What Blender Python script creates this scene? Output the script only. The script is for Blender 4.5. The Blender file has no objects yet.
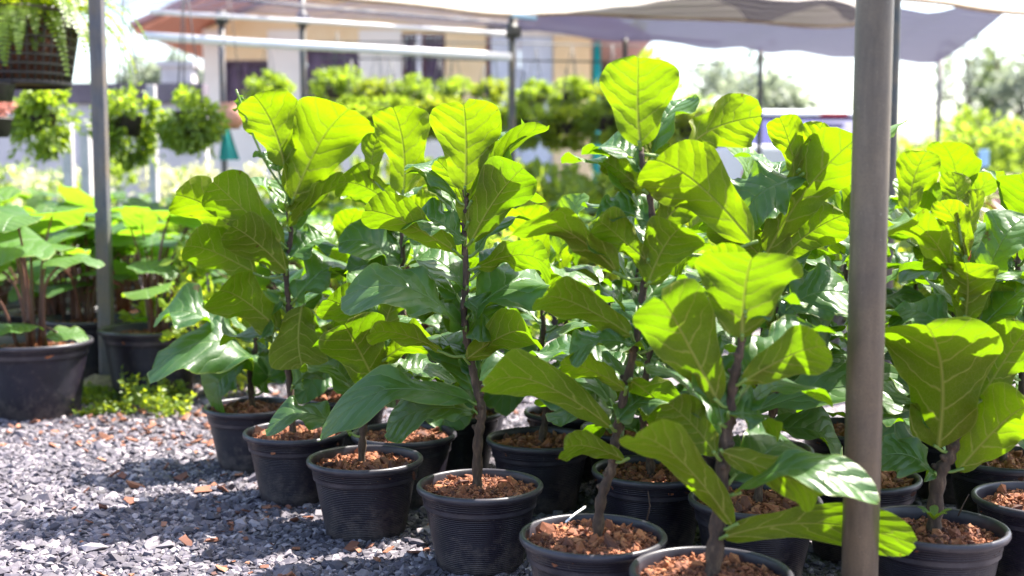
import bpy, bmesh, math, random
import numpy as np
from mathutils import Vector, Matrix, Quaternion, noise

R = math.radians
PI = math.pi
scene = bpy.context.scene
col = scene.collection
V = Vector

# ------------------------------------------------------------------ camera
CAM_H = 0.91
PITCH = R(5.14)
FPX = 1200.0
cam_d = bpy.data.cameras.new('camera')
cam = bpy.data.objects.new('camera', cam_d)
col.objects.link(cam)
cam.location = (0, 0, CAM_H)
cam.rotation_euler = (PI / 2 - PITCH, 0, 0)
cam_d.sensor_width = 36
cam_d.lens = FPX / 1024 * 36
cam_d.clip_start = 0.05
cam_d.clip_end = 2000
cam_d.dof.use_dof = True
cam_d.dof.focus_distance = 2.8
cam_d.dof.aperture_fstop = 2.3
scene.camera = cam
CAMP = V((0, 0, CAM_H))
FWD = V((0, math.cos(PITCH), -math.sin(PITCH)))
UPV = V((0, math.sin(PITCH), math.cos(PITCH)))


def ray(px, py):
    return V((1, 0, 0)) * ((px - 512) / FPX) + UPV * ((288 - py) / FPX) + FWD


def at(px, py, d):
    """the place d metres in front of the viewpoint that is seen in that direction"""
    r = ray(px, py)
    return CAMP + r * (d / r.y)


def at_z(px, py, z):
    r = ray(px, py)
    return CAMP + r * ((z - CAM_H) / r.z)


# ------------------------------------------------------------------ light
SUN = V((0.56, 0.38, 1.15)).normalized()
sun_el = math.asin(SUN.z)
sun_az = math.atan2(SUN.x, SUN.y)
w = bpy.data.worlds.new('World')
scene.world = w
w.use_nodes = True
nt = w.node_tree
bg = nt.nodes['Background']
sky = nt.nodes.new('ShaderNodeTexSky')
sky.sky_type = 'NISHITA'
sky.sun_disc = False
sky.sun_elevation = sun_el
sky.sun_rotation = sun_az
sky.dust_density = 2.5
sky.air_density = 1.0
nt.links.new(sky.outputs[0], bg.inputs[0])
bg.inputs[1].default_value = 0.12
sl = bpy.data.lights.new('sun', 'SUN')
sl.energy = 5.0
sl.angle = R(0.5)
sl.color = (1.0, 0.95, 0.86)
so = bpy.data.objects.new('sun', sl)
col.objects.link(so)
so.rotation_euler = SUN.to_track_quat('Z', 'Y').to_euler()
so.location = (3, 4, 8)
scene.view_settings.view_transform = 'Standard'
scene.view_settings.look = 'None'
scene.view_settings.exposure = 2.25
scene.view_settings.gamma = 1
scene.view_settings.use_curve_mapping = False
scene.render.engine = 'CYCLES'
scene.cycles.max_bounces = 10
scene.cycles.transparent_max_bounces = 16


# ------------------------------------------------------------------ mesh helper
class MB:
    def __init__(self):
        self.v, self.f, self.m, self.uv, self.age, self.sd, self.rim = [], [], [], [], [], [], []

    def add(self, verts, faces, mat=0, uv=None, age=0.0, rim=None):
        o = len(self.v)
        self.v.extend([tuple(p) for p in verts])
        self.f.extend([tuple(i + o for i in f) for f in faces])
        self.m.extend([mat] * len(faces))
        self.uv.extend(uv if uv is not None else [(0.0, 0.0)] * len(verts))
        self.age.extend([age] * len(verts))
        self.rim.extend(rim if rim is not None else [0.0] * len(verts))
        self.sd.extend([(len(self.v) * 0.6180339) % 1.0] * len(verts))

    def box(self, c, s, rot=None, mat=0):
        c = V(c)
        vs = []
        for x in (-.5, .5):
            for y in (-.5, .5):
                for z in (-.5, .5):
                    p = V((x * s[0], y * s[1], z * s[2]))
                    if rot is not None:
                        p = rot @ p
                    vs.append(c + p)
        self.add(vs, [(0, 1, 3, 2), (4, 6, 7, 5), (0, 4, 5, 1), (2, 3, 7, 6), (0, 2, 6, 4), (1, 5, 7, 3)], mat)

    def tube(self, pts, rad, n=8, mat=0, caps=True, age=0.0):
        pts = [V(p) for p in pts]
        if not hasattr(rad, '__len__'):
            rad = [rad] * len(pts)
        ref = V((0.31, 0.87, 0.1)).normalized()
        vs, fs = [], []
        for i, p in enumerate(pts):
            a = pts[max(i - 1, 0)]
            b = pts[min(i + 1, len(pts) - 1)]
            t = (b - a).normalized()
            u = t.cross(ref)
            if u.length < 1e-4:
                u = t.cross(V((1, 0, 0)))
            u.normalize()
            q = t.cross(u)
            for k in range(n):
                an = 2 * PI * k / n
                vs.append(p + (u * math.cos(an) + q * math.sin(an)) * rad[i])
        for i in range(len(pts) - 1):
            for k in range(n):
                k2 = (k + 1) % n
                fs.append((i * n + k, i * n + k2, (i + 1) * n + k2, (i + 1) * n + k))
        if caps:
            fs.append(tuple(range(n - 1, -1, -1)))
            fs.append(tuple((len(pts) - 1) * n + k for k in range(n)))
        self.add(vs, fs, mat, age=age)

    def lathe(self, prof, n=48, mat=0, c=(0, 0, 0)):
        vs, fs = [], []
        for r, z in prof:
            for k in range(n):
                an = 2 * PI * k / n
                vs.append((c[0] + r * math.cos(an), c[1] + r * math.sin(an), c[2] + z))
        for i in range(len(prof) - 1):
            for k in range(n):
                k2 = (k + 1) % n
                fs.append((i * n + k, i * n + k2, (i + 1) * n + k2, (i + 1) * n + k))
        self.add(vs, fs, mat)

    def mesh(self, name, mats, smooth=True):
        me = bpy.data.meshes.new(name)
        me.from_pydata(self.v, [], self.f)
        for m in (mats if isinstance(mats, (list, tuple)) else [mats]):
            me.materials.append(m)
        me.polygons.foreach_set('material_index', self.m)
        me.polygons.foreach_set('use_smooth', [smooth] * len(self.f))
        uvl = me.uv_layers.new(name='UVMap')
        li = np.zeros(len(me.loops), dtype=np.int32)
        me.loops.foreach_get('vertex_index', li)
        uvl.data.foreach_set('uv', np.array(self.uv, dtype=np.float32)[li].ravel())
        at_ = me.attributes.new('age', 'FLOAT', 'POINT')
        at_.data.foreach_set('value', np.array(self.age, dtype=np.float32))
        rm_ = me.attributes.new('rim', 'FLOAT', 'POINT')
        rm_.data.foreach_set('value', np.array(self.rim, dtype=np.float32))
        sd_ = me.attributes.new('seed', 'FLOAT', 'POINT')
        sd_.data.foreach_set('value', np.array(self.sd, dtype=np.float32))
        me.update()
        return me

    def build(self, name, mats, parent=None, smooth=True, bevel=0.0):
        o = bpy.data.objects.new(name, self.mesh(name, mats, smooth))
        col.objects.link(o)
        if parent is not None:
            o.parent = parent
        if bevel:
            b = o.modifiers.new('bevel', 'BEVEL')
            b.width = bevel
            b.segments = 2
            b.limit_method = 'ANGLE'
        return o


def tag(o, label=None, cat=None, group=None, kind=None):
    if label:
        o['label'] = label
    if cat:
        o['category'] = cat
    if group:
        o['group'] = group
    if kind:
        o['kind'] = kind
    return o


def empty(name, loc=(0, 0, 0), rz=0.0):
    o = bpy.data.objects.new(name, None)
    col.objects.link(o)
    o.location = loc
    o.rotation_euler = (0, 0, rz)
    o.empty_display_size = 0.05
    return o


def copy_tree(o, parent=None):
    c = o.copy()
    col.objects.link(c)
    if parent is not None:
        c.parent = parent
    for ch in list(o.children):
        copy_tree(ch, c)
    return c


# ------------------------------------------------------------------ materials
def newmat(name):
    m = bpy.data.materials.new(name)
    m.use_nodes = True
    t = m.node_tree
    b = t.nodes['Principled BSDF']
    return m, t, b


def N_(t, typ, **kw):
    n = t.nodes.new(typ)
    for k, v in kw.items():
        if k == 'inp':
            for a, bb in v.items():
                n.inputs[a].default_value = bb
        else:
            setattr(n, k, v)
    return n


def math_(t, op, a, b=None, clamp=False):
    n = t.nodes.new('ShaderNodeMath')
    n.operation = op
    n.use_clamp = clamp
    for i, x in enumerate((a, b)):
        if x is None:
            continue
        if isinstance(x, (int, float)):
            n.inputs[i].default_value = x
        else:
            t.links.new(x, n.inputs[i])
    return n.outputs[0]


def mixc(t, f, a, b):
    n = t.nodes.new('ShaderNodeMix')
    n.data_type = 'RGBA'
    for i, x in ((0, f), (6, a), (7, b)):
        if isinstance(x, (int, float)):
            n.inputs[i].default_value = x
        elif isinstance(x, tuple):
            n.inputs[i].default_value = x if len(x) == 4 else (*x, 1)
        else:
            t.links.new(x, n.inputs[i])
    return n.outputs[2]


def ramp(t, fac, stops):
    n = t.nodes.new('ShaderNodeValToRGB')
    e = n.color_ramp.elements
    while len(e) < len(stops):
        e.new(0.5)
    for i, (p, c) in enumerate(stops):
        e[i].position = p
        e[i].color = (*c, 1)
    t.links.new(fac, n.inputs[0])
    return n.outputs[0]


def noise_(t, scale, detail=4, vec=None, rough=0.55):
    n = t.nodes.new('ShaderNodeTexNoise')
    n.inputs['Scale'].default_value = scale
    n.inputs['Detail'].default_value = detail
    n.inputs['Roughness'].default_value = rough
    if vec is not None:
        t.links.new(vec, n.inputs['Vector'])
    return n.outputs['Fac']


def objco(t):
    return t.nodes.new('ShaderNodeTexCoord').outputs['Object']


def bump(t, b, h, strength, dist):
    n = t.nodes.new('ShaderNodeBump')
    n.inputs['Strength'].default_value = strength
    n.inputs['Distance'].default_value = dist
    t.links.new(h, n.inputs['Height'])
    t.links.new(n.outputs[0], b.inputs['Normal'])
    return n


def simple(name, c1, c2, scale=8, rough=0.6, bstr=0.2, bdist=0.002, metal=0.0):
    m, t, b = newmat(name)
    co = objco(t)
    f = noise_(t, scale, 6, co)
    c = ramp(t, f, [(0.3, c1), (0.7, c2)])
    t.links.new(c, b.inputs['Base Color'])
    b.inputs['Roughness'].default_value = rough
    b.inputs['Metallic'].default_value = metal
    f2 = noise_(t, scale * 6, 5, co)
    bump(t, b, f2, bstr, bdist)
    return m


def leaf_shader(name, top, under, trans, vein_top, vein_under, mixf, rough_top=0.4, nveins=8.0, spec=0.5, young_trans=None):
    m, t, b = newmat(name)
    out = t.nodes['Material Output']
    uv = t.nodes.new('ShaderNodeUVMap')
    uv.uv_map = 'UVMap'
    sp = t.nodes.new('ShaderNodeSeparateXYZ')
    t.links.new(uv.outputs[0], sp.inputs[0])
    ux, vy = sp.outputs[0], sp.outputs[1]
    au = math_(t, 'ABSOLUTE', ux)
    oi = t.nodes.new('ShaderNodeAttribute')
    oi.attribute_name = 'seed'
    cmb = t.nodes.new('ShaderNodeCombineXYZ')
    t.links.new(ux, cmb.inputs[0]); t.links.new(vy, cmb.inputs[1]); t.links.new(math_(t, 'MULTIPLY', oi.outputs['Fac'], 40.0), cmb.inputs[2])
    wob = noise_(t, 4.5, 2, cmb.outputs[0])
    wobb = math_(t, 'MULTIPLY', math_(t, 'SUBTRACT', wob, 0.5), 0.15)
    # side veins leave the midrib and bend towards the tip
    vv = math_(t, 'ADD', math_(t, 'ADD', math_(t, 'MULTIPLY', math_(t, 'POWER', vy, 1.25), 0.96), wobb), math_(t, 'MULTIPLY', math_(t, 'SIGN', ux), 0.028))
    lift = math_(t, 'MULTIPLY', math_(t, 'POWER', au, 1.35), 0.85)
    s = math_(t, 'MULTIPLY', math_(t, 'SUBTRACT', vv, lift), nveins)
    fr = math_(t, 'ABSOLUTE', math_(t, 'SUBTRACT', math_(t, 'FRACT', s), 0.5))   # 0.5 at the vein
    dist = math_(t, 'SUBTRACT', 0.5, fr)
    vw = math_(t, 'SUBTRACT', 0.085, math_(t, 'MULTIPLY', au, 0.10))
    side = math_(t, 'SUBTRACT', 1.0, math_(t, 'DIVIDE', dist, vw, True), True)
    mw = math_(t, 'SUBTRACT', 0.032, math_(t, 'MULTIPLY', vy, 0.017))
    mid = math_(t, 'SUBTRACT', 1.0, math_(t, 'DIVIDE', au, mw), True)
    vor = N_(t, 'ShaderNodeTexVoronoi', feature='DISTANCE_TO_EDGE')
    vor.inputs['Scale'].default_value = 26
    t.links.new(uv.outputs[0], vor.inputs['Vector'])
    net = math_(t, 'SUBTRACT', 1.0, math_(t, 'MULTIPLY', vor.outputs['Distance'], 16), True)
    vein = math_(t, 'MAXIMUM', math_(t, 'MAXIMUM', math_(t, 'MULTIPLY', side, 0.85), mid), math_(t, 'MULTIPLY', net, 0.26))
    age = t.nodes.new('ShaderNodeAttribute')
    age.attribute_name = 'age'
    ag = age.outputs['Fac']
    co = objco(t)
    n1 = noise_(t, 14, 4, co)
    topc = mixc(t, n1, tuple(x * 0.72 for x in top), tuple(x * 1.25 for x in top))
    topc = mixc(t, ag, topc, (0.13, 0.24, 0.03))
    topc = mixc(t, math_(t, 'MULTIPLY', vein, 0.75), topc, vein_top)
    undc = mixc(t, n1, tuple(x * 0.85 for x in under), tuple(x * 1.12 for x in under))
    undc = mixc(t, math_(t, 'MULTIPLY', vein, 0.95), undc, vein_under)
    spots = noise_(t, 60, 3, co)
    sm = math_(t, 'GREATER_THAN', spots, 0.74)
    undc = mixc(t, math_(t, 'MULTIPLY', sm, 0.35), undc, (0.07, 0.06, 0.02))
    dust = noise_(t, 5, 6, co, 0.7)
    topc = mixc(t, math_(t, 'MULTIPLY', math_(t, 'SUBTRACT', dust, 0.5, True), 1.3, True), topc, (0.16, 0.20, 0.13))
    blem = math_(t, 'GREATER_THAN', math_(t, 'ADD', noise_(t, 16, 5, co, 0.6), math_(t, 'MULTIPLY', au, 0.16)), 0.755)
    topc = mixc(t, math_(t, 'MULTIPLY', blem, 0.7), topc, (0.12, 0.07, 0.02))
    undc = mixc(t, math_(t, 'MULTIPLY', blem, 0.7), undc, (0.13, 0.08, 0.025))
    ra = t.nodes.new('ShaderNodeAttribute')
    ra.attribute_name = 'rim'
    rimf = math_(t, 'MULTIPLY', math_(t, 'POWER', ra.outputs['Fac'], 7.0), 0.75)
    topc = mixc(t, rimf, topc, (0.30, 0.34, 0.08))
    undc = mixc(t, rimf, undc, (0.34, 0.34, 0.07))
    geo = t.nodes.new('ShaderNodeNewGeometry')
    bf = geo.outputs['Backfacing']
    c = mixc(t, bf, topc, undc)
    t.links.new(c, b.inputs['Base Color'])
    ro = math_(t, 'ADD', math_(t, 'MULTIPLY', bf, 0.62 - rough_top), math_(t, 'ADD', math_(t, 'MULTIPLY', n1, 0.16), rough_top - 0.08))
    t.links.new(ro, b.inputs['Roughness'])
    t.links.new(math_(t, 'SUBTRACT', spec, math_(t, 'MULTIPLY', bf, spec * 0.72)), b.inputs['Specular IOR Level'])
    b.inputs['Coat Weight'].default_value = 0.0
    # relief: the blade bulges between the side veins
    quilt = math_(t, 'MULTIPLY', math_(t, 'POWER', math_(t, 'MULTIPLY', dist, 2.0), 0.6), 1.0)
    h = math_(t, 'SUBTRACT', math_(t, 'ADD', quilt, math_(t, 'MULTIPLY', noise_(t, 30, 3, co), 0.5)), math_(t, 'MULTIPLY', mid, 0.8))
    bu = N_(t, 'ShaderNodeBump')
    bu.inputs['Strength'].default_value = 0.55
    bu.inputs['Distance'].default_value = 0.005
    t.links.new(h, bu.inputs['Height'])
    t.links.new(bu.outputs[0], b.inputs['Normal'])
    tr = t.nodes.new('ShaderNodeBsdfTranslucent')
    t.links.new(bu.outputs[0], tr.inputs['Normal'])
    yt = young_trans or trans
    tc = mixc(t, ag, trans, yt)
    tc = mixc(t, math_(t, 'MULTIPLY', oi.outputs['Fac'], 0.35), tc, (trans[0] * 0.55, trans[1] * 0.66, trans[2]))
    tc = mixc(t, n1, mixc(t, 0.18, tc, (0.0, 0.0, 0.0)), tc)
    tc = mixc(t, math_(t, 'MULTIPLY', vein, 0.85), tc, (trans[0] * 0.58, trans[1] * 0.34, trans[2]))
    tc = mixc(t, math_(t, 'MULTIPLY', noise_(t, 22, 5, co, 0.7), 0.45), tc, (trans[0] * .45, trans[1] * .6, trans[2]))
    tc = mixc(t, math_(t, 'MULTIPLY', blem, 0.75), tc, (0.08, 0.04, 0.005))
    t.links.new(tc, tr.inputs['Color'])
    mx = t.nodes.new('ShaderNodeMixShader')
    mx.inputs[0].default_value = mixf
    t.links.new(b.outputs[0], mx.inputs[1])
    t.links.new(tr.outputs[0], mx.inputs[2])
    t.links.new(mx.outputs[0], out.inputs['Surface'])
    return m


M = {}
M['fig_leaf'] = leaf_shader('fig_leaf', (0.026, 0.090, 0.014), (0.118, 0.138, 0.008), (0.150, 0.300, 0.002),
                            (0.16, 0.27, 0.08), (0.42, 0.40, 0.09), 0.50, 0.42, 6.0, 0.7, (0.32, 0.46, 0.002))
M['taro_leaf'] = leaf_shader('taro_leaf', (0.045, 0.125, 0.03), (0.10, 0.18, 0.03), (0.26, 0.50, 0.015),
                             (0.14, 0.22, 0.10), (0.16, 0.2, 0.06), 0.52, 0.45, 7.0, 0.45, (0.42, 0.50, 0.02))
M['stem_green'] = simple('stem_green', (0.10, 0.17, 0.03), (0.17, 0.24, 0.05), 30, 0.5)


def small_leaf(name, c1, c2, trans, mixf=0.45, rough=0.45):
    m, t, b = newmat(name)
    out = t.nodes['Material Output']
    geo = t.nodes.new('ShaderNodeNewGeometry')
    c = ramp(t, geo.outputs['Random Per Island'], [(0.0, c1), (1.0, c2)])
    t.links.new(c, b.inputs['Base Color'])
    b.inputs['Roughness'].default_value = rough
    tr = t.nodes.new('ShaderNodeBsdfTranslucent')
    tc = mixc(t, geo.outputs['Random Per Island'], tuple(x * 0.7 for x in trans), trans)
    t.links.new(tc, tr.inputs['Color'])
    mx = t.nodes.new('ShaderNodeMixShader')
    mx.inputs[0].default_value = mixf
    t.links.new(b.outputs[0], mx.inputs[1])
    t.links.new(tr.outputs[0], mx.inputs[2])
    t.links.new(mx.outputs[0], out.inputs['Surface'])
    return m


M['fern'] = small_leaf('fern', (0.08, 0.14, 0.02), (0.13, 0.20, 0.03), (0.50, 0.62, 0.015), 0.5)
M['hang_leaf'] = small_leaf('hang_leaf', (0.09, 0.15, 0.025), (0.18, 0.25, 0.04), (0.45, 0.62, 0.03), 0.5)
M['lime_leaf'] = small_leaf('lime_leaf', (0.11, 0.18, 0.02), (0.2, 0.26, 0.03), (0.60, 0.70, 0.03))
M['weed_leaf'] = small_leaf('weed_leaf', (0.08, 0.15, 0.02), (0.16, 0.22, 0.03), (0.50, 0.60, 0.02))
M['flower_pale'] = small_leaf('flower_pale', (0.55, 0.55, 0.25), (0.75, 0.72, 0.5), (0.7, 0.7, 0.4), 0.3)
M['flower_pink'] = small_leaf('flower_pink', (0.6, 0.25, 0.2), (0.75, 0.42, 0.36), (0.7, 0.35, 0.3), 0.35)
M['tree_leaf'] = small_leaf('tree_leaf', (0.09, 0.13, 0.06), (0.15, 0.19, 0.09), (0.35, 0.45, 0.15), 0.45)
M['grey_leaf'] = small_leaf('grey_leaf', (0.14, 0.17, 0.14), (0.21, 0.24, 0.19), (0.38, 0.44, 0.28), 0.45)
M['bush_leaf'] = small_leaf('bush_leaf', (0.10, 0.17, 0.03), (0.18, 0.26, 0.05), (0.45, 0.60, 0.05), 0.5)
M['red_leaf'] = small_leaf('red_leaf', (0.05, 0.012, 0.012), (0.09, 0.02, 0.018), (0.12, 0.02, 0.015), 0.35)


def bark_mat(name, c1, c2, c3):
    m, t, b = newmat(name)
    co = objco(t)
    mp = t.nodes.new('ShaderNodeMapping')
    mp.inputs['Scale'].default_value = (1, 1, 0.35)
    t.links.new(co, mp.inputs['Vector'])
    f = noise_(t, 75, 7, mp.outputs[0], 0.65)
    c = ramp(t, f, [(0.3, c1), (0.52, c2), (0.72, c3)])
    t.links.new(c, b.inputs['Base Color'])
    b.inputs['Roughness'].default_value = 0.85
    bump(t, b, f, 0.9, 0.004)
    return m


M['fig_bark'] = bark_mat('fig_bark', (0.018, 0.011, 0.008), (0.055, 0.032, 0.02), (0.14, 0.09, 0.055))
M['tree_bark'] = bark_mat('tree_bark', (0.06, 0.045, 0.04), (0.13, 0.1, 0.08), (0.2, 0.17, 0.14))
M['petiole_red'] = simple('petiole_red', (0.05, 0.012, 0.01), (0.11, 0.04, 0.02), 25, 0.5)

# black nursery plastic with fine turned lines
m, t, b = newmat('pot_plastic')
co = objco(t)
sx = t.nodes.new('ShaderNodeSeparateXYZ')
t.links.new(co, sx.inputs[0])
line = math_(t, 'SINE', math_(t, 'MULTIPLY', sx.outputs[2], 2 * PI / 0.0048))
dirt = noise_(t, 11, 6, co, 0.62)
c = ramp(t, dirt, [(0.25, (0.007, 0.004, 0.010)), (0.6, (0.011, 0.008, 0.016)), (0.85, (0.038, 0.029, 0.036))])
sc_ = noise_(t, 160, 3, co)
c = mixc(t, math_(t, 'MULTIPLY', math_(t, 'GREATER_THAN', sc_, 0.70), 0.5), c, (0.13, 0.11, 0.10))
oi_ = t.nodes.new('ShaderNodeObjectInfo')
cb_ = t.nodes.new('ShaderNodeVectorMath'); cb_.operation = 'ADD'
t.links.new(co, cb_.inputs[0]); t.links.new(oi_.outputs['Location'], cb_.inputs[1])
sp_ = noise_(t, 38, 5, cb_.outputs[0], 0.7)
low = math_(t, 'SUBTRACT', 1.0, math_(t, 'MULTIPLY', sx.outputs[2], 9.0), True)
spl = math_(t, 'MULTIPLY', math_(t, 'SUBTRACT', math_(t, 'ADD', sp_, math_(t, 'MULTIPLY', low, 0.30)), 0.56, True), 3.2, True)
c = mixc(t, math_(t, 'MULTIPLY', spl, 0.75), c, (0.10, 0.078, 0.072))
fade = math_(t, 'MULTIPLY', math_(t, 'SUBTRACT', noise_(t, 6, 4, cb_.outputs[0], 0.6), 0.48, True), 1.6, True)
c = mixc(t, math_(t, 'MULTIPLY', fade, math_(t, 'MULTIPLY', oi_.outputs['Random'], 0.9)), c, (0.055, 0.048, 0.066))
t.links.new(c, b.inputs['Base Color'])
ro = math_(t, 'ADD', math_(t, 'MULTIPLY', dirt, 0.35), 0.26)
b.inputs['Specular IOR Level'].default_value = 0.33
t.links.new(ro, b.inputs['Roughness'])
bump(t, b, math_(t, 'ADD', line, math_(t, 'MULTIPLY', dirt, 1.5)), 0.5, 0.0012)
M['pot'] = m
m, t, b = newmat('pot_rim_plastic')
co = objco(t)
dirt = noise_(t, 20, 6, co, 0.62)
c = ramp(t, dirt, [(0.3, (0.016, 0.014, 0.022)), (0.8, (0.05, 0.044, 0.054))])
t.links.new(c, b.inputs['Base Color'])
b.inputs['Roughness'].default_value = 0.38
b.inputs['Specular IOR Level'].default_value = 0.4
bump(t, b, dirt, 0.3, 0.001)
M['rim'] = m


def island_mat(name, stops, rough=0.8, scale=60, bstr=0.5, bdist=0.002):
    m, t, b = newmat(name)
    geo = t.nodes.new('ShaderNodeNewGeometry')
    co = objco(t)
    n = noise_(t, scale, 5, co)
    c = ramp(t, geo.outputs['Random Per Island'], stops)
    c = mixc(t, math_(t, 'MULTIPLY', n, 0.55), c, (0.03, 0.028, 0.03))
    t.links.new(c, b.inputs['Base Color'])
    b.inputs['Roughness'].default_value = rough
    bump(t, b, n, bstr, bdist)
    return m


M['stone'] = island_mat('stone', [(0, (0.035, 0.029, 0.042)), (0.45, (0.082, 0.069, 0.092)), (0.8, (0.17, 0.146, 0.172)), (1, (0.40, 0.345, 0.36))], 0.72, 70)
M['mulch'] = island_mat('mulch', [(0, (0.07, 0.018, 0.007)), (0.4, (0.20, 0.056, 0.018)), (0.8, (0.32, 0.10, 0.03)), (1, (0.40, 0.17, 0.07))], 0.85, 45, 0.7)
M['litter'] = island_mat('litter', [(0, (0.09, 0.03, 0.02)), (0.5, (0.20, 0.065, 0.03)), (1, (0.36, 0.15, 0.08))], 0.85, 45)

# ground under the stones
m, t, b = newmat('gravel_ground')
co = objco(t)
vo = N_(t, 'ShaderNodeTexVoronoi')
vo.inputs['Scale'].default_value = 48
t.links.new(co, vo.inputs['Vector'])
vo2 = N_(t, 'ShaderNodeTexVoronoi', feature='DISTANCE_TO_EDGE')
vo2.inputs['Scale'].default_value = 48
t.links.new(co, vo2.inputs['Vector'])
sp = t.nodes.new('ShaderNodeSeparateColor')
t.links.new(vo.outputs['Color'], sp.inputs[0])
c = ramp(t, sp.outputs[0], [(0, (0.07, 0.06, 0.075)), (0.5, (0.14, 0.12, 0.14)), (1, (0.28, 0.25, 0.26))])
edge = math_(t, 'MULTIPLY', vo2.outputs['Distance'], 9, True)
c = mixc(t, edge, (0.06, 0.052, 0.052), c)
big = noise_(t, 1.3, 4, co)
c = mixc(t, math_(t, 'MULTIPLY', big, 0.45), c, (0.26, 0.21, 0.20))
t.links.new(c, b.inputs['Base Color'])
b.inputs['Roughness'].default_value = 0.9
bump(t, b, edge, 0.8, 0.008)
M['ground'] = m

# galvanised / weathered posts
def pipe_mat(name, c1, c2, c3, metal, rough):
    m, t, b = newmat(name)
    co = objco(t)
    mp = t.nodes.new('ShaderNodeMapping')
    mp.inputs['Scale'].default_value = (1, 1, 0.12)
    t.links.new(co, mp.inputs['Vector'])
    st = noise_(t, 60, 7, mp.outputs[0], 0.7)
    bl = noise_(t, 9, 5, co)
    c = ramp(t, st, [(0.3, c1), (0.55, c2), (0.78, c3)])
    c = mixc(t, math_(t, 'MULTIPLY', math_(t, 'SUBTRACT', bl, 0.40, True), 2.6), c, tuple(x * 0.55 for x in (0.30, 0.22, 0.14)))
    fl = math_(t, 'GREATER_THAN', noise_(t, 150, 3, co), 0.72)
    c = mixc(t, math_(t, 'MULTIPLY', fl, 0.5), c, (0.36, 0.32, 0.27))
    t.links.new(c, b.inputs['Base Color'])
    b.inputs['Metallic'].default_value = metal
    b.inputs['Roughness'].default_value = rough
    gr = noise_(t, 420, 2, co)
    c = mixc(t, math_(t, 'MULTIPLY', math_(t, 'SUBTRACT', gr, 0.45, True), 2.2, True), c, c1)
    t.links.new(c, b.inputs['Base Color'])
    bump(t, b, st, 0.35, 0.001)
    return m


M['post_near'] = pipe_mat('post_near', (0.06, 0.047, 0.037), (0.10, 0.08, 0.062), (0.17, 0.138, 0.105), 0.15, 0.45)
M['post_grey'] = pipe_mat('post_grey', (0.06, 0.058, 0.068), (0.10, 0.097, 0.11), (0.16, 0.15, 0.16), 0.25, 0.5)
M['post_dark'] = pipe_mat('post_dark', (0.04, 0.045, 0.045), (0.07, 0.075, 0.075), (0.12, 0.12, 0.12), 0.3, 0.5)
M['pvc'] = simple('white_pvc', (0.80, 0.79, 0.80), (0.86, 0.85, 0.86), 12, 0.4)
M['mud'] = simple('mud', (0.16, 0.12, 0.08), (0.30, 0.23, 0.15), 40, 0.95, 0.8, 0.01)
M['teal'] = simple('teal_paint', (0.0, 0.22, 0.19), (0.01, 0.3, 0.26), 10, 0.5)
M['wire'] = simple('wire', (0.03, 0.03, 0.03), (0.06, 0.06, 0.06), 30, 0.5)


def cloth_mat(name, c1, c2, trans, tmix, see, stripes=0.0):
    m, t, b = newmat(name)
    out = t.nodes['Material Output']
    co = objco(t)
    n = noise_(t, 2.2, 5, co)
    c = mixc(t, n, c1, c2)
    sxyz = t.nodes.new('ShaderNodeSeparateXYZ')
    t.links.new(co, sxyz.inputs[0])
    t.links.new(c, b.inputs['Base Color'])
    b.inputs['Roughness'].default_value = 0.8
    tr = t.nodes.new('ShaderNodeBsdfTranslucent')
    tr.inputs['Color'].default_value = (*trans, 1)
    m1 = t.nodes.new('ShaderNodeMixShader')
    m1.inputs[0].default_value = tmix
    t.links.new(b.outputs[0], m1.inputs[1])
    t.links.new(tr.outputs[0], m1.inputs[2])
    tp = t.nodes.new('ShaderNodeBsdfTransparent')
    m2 = t.nodes.new('ShaderNodeMixShader')
    if stripes:
        wv = math_(t, 'SINE', math_(t, 'MULTIPLY', math_(t, 'ADD', sxyz.outputs[1], math_(t, 'MULTIPLY', n, 0.06)), 2 * PI / 0.19))
        f = math_(t, 'ADD', see, math_(t, 'MULTIPLY', wv, stripes), True)
        t.links.new(f, m2.inputs[0])
    else:
        m2.inputs[0].default_value = see
    t.links.new(m1.outputs[0], m2.inputs[1])
    t.links.new(tp.outputs[0], m2.inputs[2])
    t.links.new(m2.outputs[0], out.inputs['Surface'])
    return m


M['net'] = cloth_mat('purple_net', (0.06, 0.055, 0.085), (0.09, 0.085, 0.12), (0.042, 0.038, 0.065), 0.5, 0.05, 0.045)
M['net_thin'] = cloth_mat('thin_net', (0.10, 0.09, 0.13), (0.14, 0.13, 0.17), (0.08, 0.075, 0.11), 0.5, 0.52, 0.16)
M['cloth'] = cloth_mat('white_cloth', (0.62, 0.57, 0.52), (0.75, 0.72, 0.68), (0.48, 0.44, 0.40), 0.5, 0.0)
M['hem'] = simple('cloth_hem', (0.26, 0.18, 0.10), (0.40, 0.30, 0.19), 20, 0.9)

M['plaster'] = simple('cream_plaster', (0.74, 0.67, 0.58), (0.80, 0.74, 0.66), 3, 0.85, 0.3)
M['peach'] = simple('peach_plaster', (0.76, 0.55, 0.30), (0.80, 0.62, 0.38), 3, 0.85, 0.3)
M['salmon'] = simple('salmon_board', (0.62, 0.24, 0.14), (0.70, 0.30, 0.19), 5, 0.8, 0.3)
M['rooftile'] = simple('roof_sheet', (0.30, 0.15, 0.15), (0.42, 0.24, 0.23), 6, 0.7, 0.3)
M['panelblue'] = simple('pale_blue_panel', (0.50, 0.53, 0.62), (0.60, 0.63, 0.70), 4, 0.6)
M['frame_red'] = simple('dark_red_frame', (0.12, 0.03, 0.03), (0.18, 0.06, 0.05), 10, 0.5)
M['curtain'] = simple('purple_curtain', (0.09, 0.055, 0.09), (0.20, 0.14, 0.20), 7, 0.85)
M['white_frame'] = simple('white_frame', (0.66, 0.63, 0.64), (0.78, 0.76, 0.77), 8, 0.5)
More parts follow.
